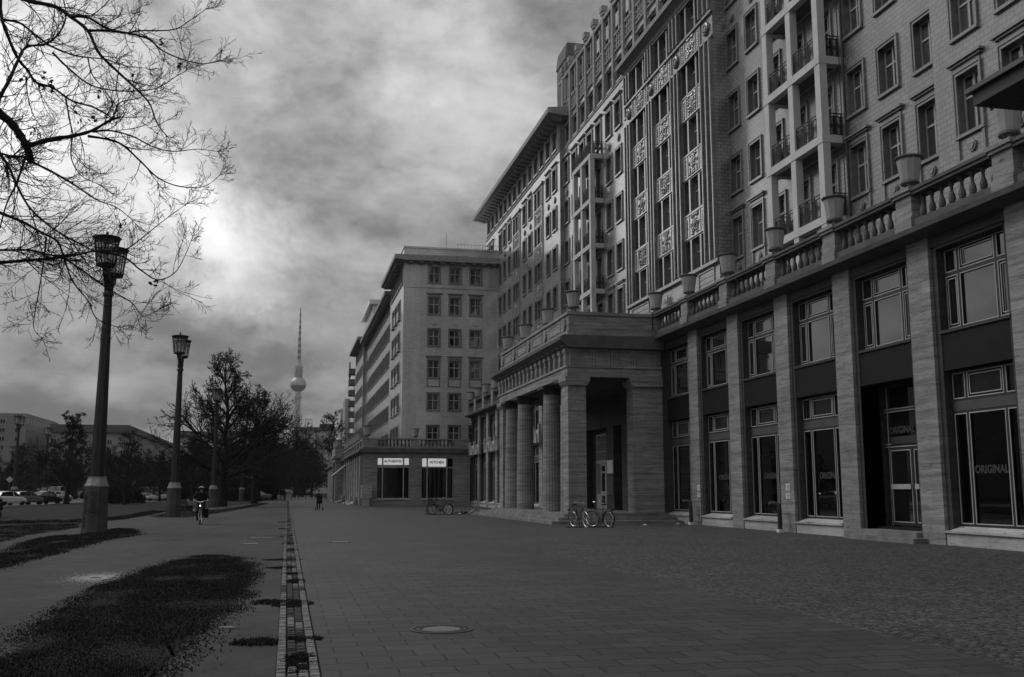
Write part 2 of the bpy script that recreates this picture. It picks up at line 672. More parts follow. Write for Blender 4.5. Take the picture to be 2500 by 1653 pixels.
WSTD = Win(1.14, 1.88, cols=2, transom=0.62)
WPED = Win(1.14, 2.1, cols=2, transom=0.62, pediment=True, panel=True, rosette=True)
WPEDU = Win(1.14, 1.95, cols=2, transom=0.62, pediment=True)
WDOOR = Win(1.14, 2.45, cols=2, transom=0.7)
WBAY = Win(2.9, 1.9, cols=1, transom=0.62, ring=False, mull=0.2, reveal=0.36)
WTOP = Win(1.2, 1.6, cols=2, transom=0.62, reveal=0.25)
WWIDE = Win(2.7, 1.72, cols=1, transom=0.62, mull=0.16)
SILL = [13.48 + 3.48 * k for k in range(6)]


def relief_mesh(w, h, seed):
    r = random.Random(seed)
    mb = MB()
    mb.box(-0.03, 0.0, -w / 2, w / 2, 0, h)
    mb.ring(-0.07, -0.03, -w / 2, w / 2, 0, h, 0.06)
    mb.mi = 1
    for s in (-1, 1):
        mb.box(-0.06, -0.03, s * w * 0.27 - 0.03, s * w * 0.27 + 0.03, 0.06, h - 0.06)
        z = 0.2
        while z < h - 0.15:
            mb.ball((-0.045, s * w * 0.39, z), 0.04, 0.05 + 0.06 * r.random(), 0.09, 6, 4)
            z += 0.15
    for k in range(26):
        y = (r.random() ** 1.3) * w * 0.19
        z = 0.14 + r.random() * (h - 0.3)
        s1, s2 = 0.04 + 0.07 * r.random(), 0.05 + 0.09 * r.random()
        for s in (-1, 1):
            mb.ball((-0.05, s * y, z), 0.05, s1, s2, 6, 4)
    mb.ball((-0.05, 0, h * 0.55), 0.07, 0.2, 0.3, 8, 5)
    return mb.mesh('relief_panel', [M['relief_tile'], M['relief_dark']], False)


RELIEFS = [relief_mesh(2.9, 1.4, s) for s in (3, 8, 21)]


def railing(w, seed=0, h=1.0):
    mb = MB()
    for z in (0.06, h * 0.86, h):
        mb.box(-0.02, 0.02, -w / 2, w / 2, z - 0.018, z + 0.018)
    n = max(2, round(w / 0.75))
    for i in range(n + 1):
        y = -w / 2 + w * i / n
        mb.box(-0.02, 0.02, y - 0.018, y + 0.018, 0, h)
    for i in range(n):
        c = -w / 2 + w * (i + 0.5) / n
        hw = w / n / 2
        pts = [(0, c + 0.6 * hw * math.cos(a), h * 0.46 + 0.6 * min(hw, 0.38) * math.sin(a)) for a in [k * math.pi / 6 for k in range(12)]]
        mb.tube(pts, 0.014, 4, True)
        mb.tube([(0, c - hw, 0.06), (0, c + hw, h * 0.86)], 0.013, 4)
        mb.tube([(0, c + hw, 0.06), (0, c - hw, h * 0.86)], 0.013, 4)
        pts = [(0, c + 0.3 * hw * math.cos(a), h * 0.46 + 0.3 * min(hw, 0.38) * math.sin(a)) for a in [k * math.pi / 4 for k in range(8)]]
        mb.tube(pts, 0.016, 4, True)
        for s in (-0.42, -0.33, -0.2, 0.2, 0.33, 0.42):
            mb.box(-0.012, 0.012, c + s * hw * 2 - 0.011, c + s * hw * 2 + 0.011, 0.06, h * 0.86)
    return mb


# ------------------------------------------------------------------ the long apartment tower (facade at x = 22.4)
def balcony_stack(par, ys, zs, xf, xw, top=None):
    cols = MB()
    for y in ys:
        cols.box(xf, xf + 0.34, y - 0.21, y + 0.21, 10.7, zs[-1] + (0.0 if top else 3.0))
    cols.build('balcony_column', M['balcony_white'], par)
    y0, y1 = min(ys), max(ys)
    rail_w = abs(ys[1] - ys[0]) - 0.42
    rme = railing(rail_w).mesh('balcony_railing', M['iron'])
    eme = railing(xw - xf - 0.36).mesh('balcony_railing', M['iron'])
    for z in zs:
        b = MB()
        b.mi = 0
        b.box(xf - 0.025, xw - 0.002, y0 - 0.235, y1 + 0.235, z - 0.34, z)
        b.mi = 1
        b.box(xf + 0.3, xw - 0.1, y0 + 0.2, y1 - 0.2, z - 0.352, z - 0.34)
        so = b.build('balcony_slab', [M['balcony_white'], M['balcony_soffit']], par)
        for a, c in zip(ys[:-1], ys[1:]):
            put(rme, 'balcony_railing', so, (xf + 0.1, (a + c) / 2, z + 0.04))
        for y in (y0, y1):
            put(eme, 'balcony_railing', so, ((xf + 0.36 + xw) / 2, y, z + 0.04), R(90))


def plant_pot(par, x, y, z, s):
    mb = MB()
    mb.mi = 0
    mb.lathe([(0.1, 0), (0.14, 0.25)], 8)
    mb.mi = 1
    for k in range(26):
        a, e = rng.random() * 6.28, rng.random()
        p = Vector((0.2 * math.cos(a) * rng.random(), 0.2 * math.sin(a) * rng.random(), 0.25 + 0.6 * e))
        q = p + Vector((rng.uniform(-.16, .16), rng.uniform(-.16, .16), rng.uniform(-.05, .16)))
        mb.quad(p, p + Vector((0.05, 0.05, 0.03)), q + Vector((0.05, 0, 0)), q)
    tag(mb.build('potted_plant', [M['urn_rim'], M['iron']], None, (x, y, z)), 'dark potted plant standing on the %s' % s, 'plant')


def tower():
    T = thing('apartment_tower', 'tall tiled apartment block with relief bay and balconies above the arcade', 'building', (24, 55, 0))
    T0 = bpy.context.view_layer
    off = (-24, -55, 0)

    def P(mb, name, mat, smooth=False):
        return mb.build(name, mat, T, off, 0, smooth)

    # --- right part, x = 22.4, y 30.05..47.8 and far-right part x = 22.0, y 6..30.05
    X1, X2 = 22.0, 22.4
    holes, items = [], []
    for c in [28.25 - 2.28 * k for k in range(9)]:
        for k in range(5):
            wt = WPED if k == 0 else WSTD
            items.append((wt, X1, c, SILL[k])); holes.append(wt.hole(c, SILL[k]))
    wl = MB()
    wl.wall('x', X1, 6.0, 30.05, 9.6, 36, holes)
    wl.quad((X1, 30.05, 9.6), (X2, 30.05, 9.6), (X2, 30.05, 36), (X1, 30.05, 36))
    holes2 = []
    for c in (47.05, 44.77, 35.6, 33.3, 31.0):
        for k in range(6):
            wt = WPED if k == 0 else WSTD
            if c < 31.5:
                c2 = 30.98
            else:
                c2 = c
            items.append((wt, X2, c2, SILL[k])); holes2.append(wt.hole(c2, SILL[k]))
    for c in (42.5, 40.2, 37.9):
        for k in range(6):
            z = SILL[k] - 0.58
            items.append((WDOOR, X2, c, z)); holes2.append(WDOOR.hole(c, z))
    wl.wall('x', X2, 30.05, 47.9, 9.6, 36, holes2)
    # --- relief bay, x = 21.57, y 47.65..61.9
    XB = 21.57
    bayc = (50.66, 54.98, 59.14)
    hb = []
    for c in bayc:
        for k in range(4):
            hb.append(WBAY.hole(c, SILL[k])); items.append((WBAY, XB, c, SILL[k]))
        hb.append(WBAY.hole(c, 27.27)); items.append((WBAY, XB, c, 27.27))
    wl.wall('x', XB, 47.65, 61.9, 9.6, 29.95, hb)
    wl.quad((XB, 47.65, 9.6), (X2 + .01, 47.65, 9.6), (X2 + .01, 47.65, 29.95), (XB, 47.65, 29.95))
    wl.quad((X2, 61.9, 9.6), (XB, 61.9, 9.6), (XB, 61.9, 29.95), (X2, 61.9, 29.95))
    # --- middle part x = 22.4, y 61.9..80.6
    hm = []
    for c in (63.75, 66.05, 68.25, 77.5, 79.85):
        for k in range(5):
            wt = WPED if k == 0 else (WPEDU if k == 4 else WSTD)
            items.append((wt, X2, c, SILL[k])); hm.append(wt.hole(c, SILL[k]))
    for c in (70.75, 73.05, 75.2):
        for k in range(5):
            z = SILL[k] - (0.58 if k < 4 else 0)
            wt = WDOOR if k < 4 else WPEDU
            items.append((wt, X2, c, z)); hm.append(wt.hole(c, z))
    wl.wall('x', X2, 61.9, 82.9, 9.6, 30.6, hm)
    P(wl, 'wall', M['tile'])
    core = MB()
    core.box(X2 + 0.6, 34, 6, 82.9, 0, 36.0)
    core.box(X1 + 0.42, X2 + 0.6, 6, 29.6, 9.6, 36)
    P(core, 'wall', M['room_dark'])
    for wt, x, c, z in items:
        wt.put(T, (x + off[0], c + off[1], z))
    # rosettes between the upper rows
    for c in (47.05, 44.77, 66.05, 68.25, 79.85):
        mb = MB()
        for r, d in ((0.3, 0.08), (0.2, 0.12)):
            mb.lathe([(r, -d), (r, 0)], 16, (X2, c, 26.6), 'x')
        P(mb, 'rosette', M['tile_trim'])
    # bay strips with fluting, bands, reliefs
    strips = [(47.65, 49.16), (52.14, 53.5), (56.46, 57.66), (60.62, 61.9)]
    st = MB()
    for a, b in strips:
        for z0, z1 in ((13.53, 25.68), (27.32, 29.2)):
            st.box(XB - 0.05, XB, a + 0.04, b - 0.04, z0, z1)
            n = 3
            for i in range(n):
                y = a + 0.12 + (b - a - 0.24) * i / (n - 1)
                st.box(XB - 0.2, XB - 0.05, y - 0.1, y + 0.1, z0, z1)
                st.box(XB - 0.23, XB - 0.2, y - 0.055, y + 0.055, z0, z1)
    P(st, 'pilaster_strip', M['tile_trim'])
    bd = MB()
    for z0, z1, p in ((13.36, 13.5, 0.2), (25.7, 25.82, 0.14), (27.12, 27.26, 0.14), (29.2, 29.32, 0.1)):
        bd = MB()
        bd.box(XB - p, XB, 47.65 - p * 0.8, 61.9 + p, z0, z1)
        if z0 < 14:
            bd.box(XB - 0.24, XB, 47.5, 62.0, 13.3, 13.36)
        P(bd, 'string_course', M['tile_trim'])
    i = 0
    for c in bayc:
        for k in range(3):
            z = SILL[k] + 1.98
            o = put(RELIEFS[i % 3], 'relief_panel', T, (XB + off[0], c + off[1], z)); i += 1
        o = put(RELIEFS[i % 3], 'relief_panel', T, (XB + off[0], c + off[1], 25.8)); i += 1
    for a, b in strips:
        mb = MB()
        y = (a + b) / 2
        mb.lathe([(0.42, -0.07), (0.42, 0)], 18, (XB, y, 26.5), 'x')
        mb.lathe([(0.3, -0.15), (0.42, -0.06)], 18, (XB, y, 26.5), 'x')
        for k in range(7):
            mb.ball((XB - 0.14, y + 0.18 * math.cos(k * 0.9), 26.5 + 0.18 * math.sin(k * 0.9)), 0.06, 0.09, 0.09, 6, 4)
        P(mb, 'rosette', M['tile_trim'], True)
    # tablets and trophies below the bay
    for (y0, y1) in ((48.3, 50.4), (58.2, 61.3)):
        mb = MB()
        mb.ring(XB - 0.06, XB, y0, y1, 10.9, 13.2, 0.07)
        z = 12.95
        r2 = random.Random(5)
        while z > 11.1:
            y = y0 + 0.15
            while y < y1 - 0.2:
                w = 0.03 + 0.05 * r2.random()
                mb.box(XB - 0.03, XB, y, y + w, z - 0.16, z)
                y += w + 0.025
            z -= 0.27
        P(mb, 'inscription_tablet', M['relief_tile'])
    mb = MB()
    r2 = random.Random(12)
    for k in range(26):
        a = R(20 + 140 * k / 25)
        L = 0.8 + 0.5 * r2.random()
        mb.tube([(XB - 0.05, 55.2 + 0.15 * math.cos(a), 11.2), (XB - 0.09, 55.2 + L * math.cos(a) * 1.15, 11.2 + L * math.sin(a) * 1.4)], [0.07, 0.04], 5)
    mb.lathe([(0.42, -0.12), (0.42, 0)], 14, (XB, 55.2, 11.9), 'x')
    P(mb, 'trophy_relief', M['relief_tile'])
    # bay cornice
    cn = MB()
    cn.box(XB - 0.06, XB, 47.6, 61.95, 29.32, 29.62)
    y = 47.7
    while y < 61.9:
        cn.box(XB - 0.16, XB - 0.06, y, y + 0.09, 29.34, 29.6)
        y += 0.2
    cn.prism([(XB - 0.06, 29.62), (XB - 0.45, 29.8), (XB - 0.6, 29.8), (XB - 0.62, 30.1), (X2 + 0.2, 30.35), (X2 + 0.2, 29.62)], 47.1, 62.3)
    P(cn, 'cornice', M['eave_stone'])
    # attic storey with posts, lattice and open loggia, y 61.9..82 and behind the bay / right part
    at = MB()
    posts = [80.85 - 2.32 * k for k in range(27)]
    hol = []
    XA = X2 + 0.12
    for a in posts[:-1]:
        c = a - 1.16
        hol.append((c - 0.6, c + 0.6, 30.98, 32.5))
        hol.append((c - 0.88, c + 0.88, 34.75, 36.75))
    at.wall('x', XA, posts[-1], 82.9, 30.6, 37.0, hol)
    for a in posts[:-1]:
        c = a - 1.16
        at.quad((XA + .8, c - 0.9, 34.7), (XA, c - .9, 34.75), (XA, c + .9, 34.75), (XA + .8, c + .9, 34.7))
    P(at, 'attic_wall', M['tile_grey'])
    tr = MB()
    tr.box(X2 - 0.05, XA, posts[-1], 82.9, 30.55, 30.72)
    for a in posts:
        tr.box(X2 - 0.1, XA, a - 0.2, a + 0.2, 30.72, 37.2)
        tr.box(X2 - 0.14, X2 + 0.22, a - 0.26, a + 0.26, 37.45, 37.7)
        tr.box(X2 - 0.06, X2 + 0.14, a - 0.16, a + 0.16, 37.2, 37.45)
        tr.box(X2 - 0.2, X2 + 0.28, a - 0.3, a + 0.3, 37.7, 38.15)
    for a in posts[:-1]:
        c = a - 1.16
        tr.box(X2 - 0.02, XA, c - 0.9, c + 0.9, 32.62, 32.74)
        tr.box(X2 - 0.02, XA, c - 0.9, c + 0.9, 33.3, 33.42)
        tr.box(X2 - 0.02, XA, c - 0.9, c + 0.9, 34.55, 34.72)
        for y in (c - 0.42, c, c + 0.42):
            tr.box(X2 + 0.02, XA, y - 0.07, y + 0.07, 33.42, 34.55)
        for z in (33.7, 34.1):
            tr.box(X2 + 0.04, XA, c - 0.9, c + 0.9, z, z + 0.1)
        tr.box(X2 + 0.05, XA + 0.1, c - 0.11, c + 0.11, 34.72, 36.8)
    tr.box(X2 - 0.08, XA + 0.4, posts[-1], 82.0, 36.95, 37.22)
    P(tr, 'attic_trim', M['eave_stone'])
    for a in posts[:-1]:
        WTOP.put(T, (XA + off[0], a - 1.16 + off[1], 30.98))
    ch = MB()
    ch.box(X2 - 0.02, X2 + 2.2, 79.9, 82.7, 33.3, 38.6)
    ch.prism([(X2 - 0.1, 38.6), (X2 + 2.3, 38.6), (X2 + 2.1, 40.1), (X2 + 0.1, 40.1)], 79.8, 82.8)
    P(ch, 'chimney', M['concrete'])
    balcony_stack(T, [36.85 + off[1], 39.2 + off[1], 41.5 + off[1]], [12.82 + 3.48 * k for k in range(5)], 21.38 + off[0], X2 + off[0])
    balcony_stack(T, [70.0 + off[1], 72.25 + off[1], 74.45 + off[1]], [12.82 + 3.45 * k for k in range(5)], 21.4 + off[0], X2 + off[0], True)
    # rain pipe and stained flashing beside the balconies
    dp = MB()
    dp.tube([(22.28, 36.3, 9.7), (22.28, 36.3, 30)], 0.055, 8)
    dp.tube([(22.3, 35.0 + 1.62, 9.7), (22.3, 36.62, 30)], 0.02, 6)
    P(dp, 'downpipe', M['iron'])
    return T


TOWER = tower()


# ------------------------------------------------------------------ far wing of the long block (facade x = 22.0)
def wing():
    T = thing('apartment_wing', 'tiled apartment wing with deep overhanging eave beyond the tall block', 'building', (22, 95, 0))
    off = (-22, -95, 0)
    X = 22.0
    holes, items = [], []
    for c in (82.35, 84.6, 91.5, 93.9, 100.75, 103.2, 105.5, 110.2, 112.1):
        for k in range(5):
            if c > 106.5 and k < 3:
                continue
            wt = WPED if k == 0 else (WPEDU if k == 4 else WSTD)
            items.append((wt, c, SILL[k])); holes.append(wt.hole(c, SILL[k]))
    for c in (88.15, 97.45):
        for k in range(5):
            wt = WWIDE
            items.append((wt, c, SILL[k] + .05)); holes.append(wt.hole(c, SILL[k] + .05))
    tops = [82.15 + 2.29 * k for k in range(14)]
    for c in tops:
        items.append((WTOP, c, 31.0)); holes.append(WTOP.hole(c, 31.0))
    w = MB()
    w.wall('x', X, 80.6, 113.9, 9.6, 33.3, holes)
    w.quad((X, 80.6, 9.6), (22.41, 80.6, 9.6), (22.41, 80.6, 33.3), (X, 80.6, 33.3))
    w.quad((34, 113.9, 0), (X, 113.9, 0), (X, 113.9, 33.3), (34, 113.9, 33.3))
    w.build('wall', M['tile'], T, off)
    c = MB()
    c.box(X + 0.45, 34, 80.8, 113.7, 0, 33.3)
    c.build('wall', M['room_dark'], T, off)
    for wt, cc, z in items:
        wt.put(T, (0, cc + off[1], z))
    for c in (88.15, 97.45):
        s = MB()
        for sy in (-1, 1):
            s.box(X - 0.09, X, c + sy * 1.5 - 0.09, c + sy * 1.5 + 0.09, 10.0, 29.3)
        s.box(X - 0.2, X, c - 1.8, c + 1.8, 29.4, 29.6)
        s.build('pilaster_strip', M['tile_trim'], T, off)
        for k in range(4):
            o = put(RELIEFS[k % 3], 'relief_panel', T, (0, c + off[1], SILL[k] + 1.98))
    for c in (82.35, 84.6, 91.5, 93.9, 100.75, 103.2):
        mb = MB()
        for r, d in ((0.3, 0.08), (0.2, 0.12)):
            mb.lathe([(r, -d), (r, 0)], 16, (X, c, 26.6), 'x')
        mb.build('rosette', M['tile_trim'], T, off)
    tr = MB()
    tr.box(X - 0.06, X, 80.55, 113.9, 30.5, 30.68)
    for k in range(15):
        y = 81.0 + 2.29 * k
        tr.box(X - 0.07, X, y - 0.2, y + 0.2, 30.68, 33.1)
        tr.box(X - 0.1, X - 0.07, y - 0.09, y + 0.09, 30.68, 33.1)
    tr.build('attic_trim', M['eave_stone'], T, off)
    e = MB()
    e.prism([(X - 1.35, 33.42), (X + 0.3, 33.25), (X + 12, 33.25), (X + 12, 35.5), (X + 1.5, 34.2), (X - 1.35, 33.86)], 79.3, 115.2)
    e.prism([(X - 1.25, 33.36), (X, 33.2), (X, 33.3), (X - 1.25, 33.45)], 79.4, 115.1)
    e.build('eave', M['eave_stone'], T, off)
    b = MB()
    b.prism([(X - 0.95, 33.34), (X, 33.22), (X, 32.98), (X - 0.75, 33.18)], 0, 0.5)
    bme = b.mesh('bracket', M['eave_stone'])
    for k in range(31):
        put(bme, 'bracket', T, (off[0], 79.8 + 1.145 * k + off[1], 0))
    return T


WING = wing()


# ------------------------------------------------------------------ stone urns and balusters
def urn_mesh():
    mb = MB()
    mb.mi = 0
    mb.lathe([(0.10, 0.10), (0.11, 0.2), (0.24, 0.235), (0.255, 0.3), (0.27, 0.32), (0.37, 1.0), (0.36, 1.02)], 10)
    mb.mi = 1
    mb.lathe([(0.27, 0.215), (0.29, 0.25), (0.27, 0.29)], 20)
    mb.lathe([(0.385, 1.0), (0.42, 1.03), (0.43, 1.06), (0.41, 1.09), (0.33, 1.09), (0.31, 0.95), (0.02, 0.95)], 20)
    for k in range(4):
        a = k * math.pi / 2 + 0.6
        mb.tube([(0.16 * math.cos(a), 0.16 * math.sin(a), 0.0), (0.11 * math.cos(a), 0.11 * math.sin(a), 0.12), (0.15 * math.cos(a), 0.15 * math.sin(a), 0.23)], 0.025, 5)
    return mb.mesh('stone_urn', [M['urn_glaze'], M['urn_rim']], False)


URN = urn_mesh()


def urn(x, y, z, label, group, s=1.0):
    o = put(URN, 'stone_urn', None, (x, y, z), rng.random() * 6)
    o.scale = (s, s, s)
    return tag(o, label, 'urn', group)


BAL = MB()
BAL.box(-0.1, 0.1, -0.1, 0.1, 0, 0.06)
BAL.lathe([(0.06, 0.06), (0.09, 0.1), (0.105, 0.2), (0.09, 0.3), (0.05, 0.42), (0.048, 0.55), (0.075, 0.62), (0.08, 0.66)], 10)
BAL.box(-0.1, 0.1, -0.1, 0.1, 0.66, 0.72)
BALME = BAL.mesh('baluster', M['cornice_stone'], False)


def text_obj(name, s, size, mat, parent, mat4, depth=0.006, bold=0.0, spacing=1.0, sx=1.0):
    cu = bpy.data.curves.new(name, 'FONT')
    cu.body = s
    cu.size = size
    cu.align_x = 'CENTER'
    cu.align_y = 'CENTER'
    cu.extrude = depth
    cu.offset = bold
    cu.space_character = spacing
    tmp = bpy.data.objects.new(name, cu)
    COL.objects.link(tmp)
    dg = bpy.context.evaluated_depsgraph_get()
    me = bpy.data.meshes.new_from_object(tmp.evaluated_get(dg))
    bpy.data.objects.remove(tmp)
    me.materials.clear()
    me.materials.append(mat)
    me.transform(mat4 @ Matrix.Diagonal((sx, 1, 1, 1)))
    o = bpy.data.objects.new(name, me)
    COL.objects.link(o)
    o.parent = parent
    return o


def face_mx(x, y, z):      # text on a wall that faces -x: reads along -y
    return Matrix(((0, 0, -1, x), (-1, 0, 0, y), (0, 1, 0, z), (0, 0, 0, 1)))


def face_my(x, y, z):      # text on a wall that faces -y
    return Matrix(((1, 0, 0, x), (0, 0, -1, y), (0, 1, 0, z), (0, 0, 0, 1)))


def lit_frame(mb, x, y0, y1, z0, z1, w, t=0.03, inset=0.0):
    """dark frame ring with a bright metal bead on its inner edge"""
    mb.mi = 1
    mb.ring(x - 0.012, x, y0 + inset, y1 - inset, z0 + inset, z1 - inset, t)


# ------------------------------------------------------------------ ground-floor arcade along the tower (pilaster faces at x = 18.5)
PIL = [8.95 + 4.415 * k for k in range(9)]           # pilaster centres, near part
PIL = [c for c in PIL if c < 46]
XP = 18.5


def shop_window(par, off, y0, y1, door=False):
    """one bay between two pilasters, openings y0..y1"""
    XF = 18.92
    mb = MB()          # stone jambs, lintel, sill
    a0, a1 = y0 + 0.22, y1 - 0.22
    mb.mi = 0
    for (p, q, s) in ((y0, a0, 1), (a1, y1, -1)):
        mb.box(18.62, 19.3, p, q, 0.42 if not door else 0.32, 8.73)
    mb.box(18.56, 19.3, y0, y1, 8.73, 9.16)
    mb.box(18.6, 19.0, a0, a1, 8.64, 8.73)
    mb.box(18.58, 19.3, a0 - 0.06, a1 + 0.06, 6.1, 6.19)
    mb.build('window_surround', M['travertine_shaded'], par, off)
    sp = MB()
    sp.box(18.64, 19.25, a0, a1, 5.06, 6.1)
    sp.box(18.61, 18.64, a0, a1, 5.0, 5.06)
    sp.build('spandrel_panel', M['black_granite'], par, off)
    ms = [a1 - (a1 - a0) * f for f in (0.22, 0.77)]
    cells = [(ms[0], a1), (ms[1], ms[0]), (a0, ms[1])]

    def window(z0, z1, tr, name, glass, double=True):
        f = MB()
        f.mi = 0
        f.ring(XF - 0.05, XF + 0.05, a0, a1, z0, z1, 0.06)
        for y in ms:
            f.box(XF - 0.05, XF + 0.05, y - 0.05, y + 0.05, z0 + .06, z1 - .06)
        zs = [z0] + ([tr] if tr else []) + [z1]
        if tr:
            f.box(XF - 0.052, XF + 0.052, a0 + .06, a1 - .06, tr - 0.05, tr + 0.05)
        gl = MB()
        for i in range(len(zs) - 1):
            for j, (c0, c1) in enumerate(cells):
                p0, p1 = c0 + 0.05, c1 - 0.05
                q0, q1 = zs[i] + 0.055, zs[i + 1] - 0.055
                lit_frame(f, XF - 0.05, p0, p1, q0, q1, 0, 0.03)
                if double and ((tr and i == 1 and j == 1) or (tr and i == 0 and j != 1) or (not tr and j == 1)):
                    lit_frame(f, XF - 0.045, p0, p1, q0, q1, 0, 0.028, 0.085)
                gl.box(XF, XF + 0.012, p0, p1, q0, q1)
        o = f.build(name, [M['dark_frame'], M['bright_trim']], par, off)
        gl.build('pane', glass, o, (0, 0, 0))
        return o
    window(6.2, 8.64, 7.86, 'upper_window', M['pane_dark'])
    if not door:
        window(4.12, 4.98, None, 'transom_window', M['pane_dark'])
        bm_ = MB()
        bm_.box(XF - 0.06, XF + 0.1, a0, a1, 3.82, 4.11)
        bm_.build('frame_beam', M['grey_beam'], par, off)
        window(0.56, 3.81, None, 'display_window', M['shop_glass'], False)
        s = MB()
        s.box(18.46, 19.3, y0 + 0.03, y1 - 0.03, 0.36, 0.42)
        s.prism([(18.47, 0.42), (19.2, 0.42), (19.2, 0.55), (18.9, 0.55)], a0, a1)
        s.box(18.53, 19.3, y0 + 0.03, y1 - 0.03, 0.0, 0.36)
        s.build('window_plinth', M['travertine_pale'], par, off)
    else:
        XD = 19.5
        f = MB()
        f.mi = 2
        f.box(18.62, XD, a1 - 0.0, a1 + 0.01, 0.32, 5.0)
        f.mi = 0
        d0, d1 = a0 + 0.12, a1 - 0.25
        f.ring(XD - 0.05, XD + 0.05, a0, a1, 0.4, 5.0, 0.06)
        for z in (4.17, 3.02):
            f.box(XD - 0.05, XD + 0.05, a0, a1, z - 0.06, z + 0.06)
            f.mi = 1
            f.box(XD - 0.065, XD - 0.05, a0, a1, z + 0.03, z + 0.06)
            f.box(XD - 0.065, XD - 0.05, a0, a1, z - 0.06, z - 0.03)
            f.mi = 0
        f.mi = 1
        f.box(XD - 0.065, XD - 0.05, d1 + 0.05, d1 + 0.08, 0.4, 5.0)
        f.mi = 0
        f.box(XD - 0.05, XD + 0.05, d1, d1 + 0.14, 0.4, 5.0)
        fr = f.build('entrance_frame', [M['dark_frame'], M['bright_trim'], M['travertine_shaded']], par, off)
        g = MB()
        g.box(XD, XD + 0.01, a0 + 0.06, a1 - 0.06, 0.46, 4.94)
        g.build('pane', M['pane_dark'], fr)
        mid = (d0 + d1) / 2
        for (p, q) in ((d0, mid - 0.01), (mid + 0.01, d1)):
            lf = MB()
            lf.mi = 0
            lf.ring(XD - 0.1, XD - 0.06, p, q, 0.44, 2.94, 0.09)
            lf.mi = 1
            lf.ring(XD - 0.112, XD - 0.1, p + 0.08, q - 0.08, 0.54, 2.86, 0.028)
            lf.box(XD - 0.16, XD - 0.13, p + 0.1, q - 0.1, 1.6, 1.76)
            lf.mi = 2
            lf.box(XD - 0.09, XD - 0.08, p + 0.09, q - 0.09, 0.53, 2.85)
            lf.build('door_leaf', [M['dark_frame'], M['bright_trim'], M['pane_dark']], par, off)
        st = MB()
        st.box(18.0, 19.6, y0 - 0.25, y1 + 0.2, 0, 0.15)
        st.build('step', M['step_stone'], par, off)
        st = MB()
        st.box(18.3, 19.6, y0 + 0.02, y1 - 0.05, 0.15, 0.32)
        st.build('step', M['step_stone'], par, off)
    # bays end


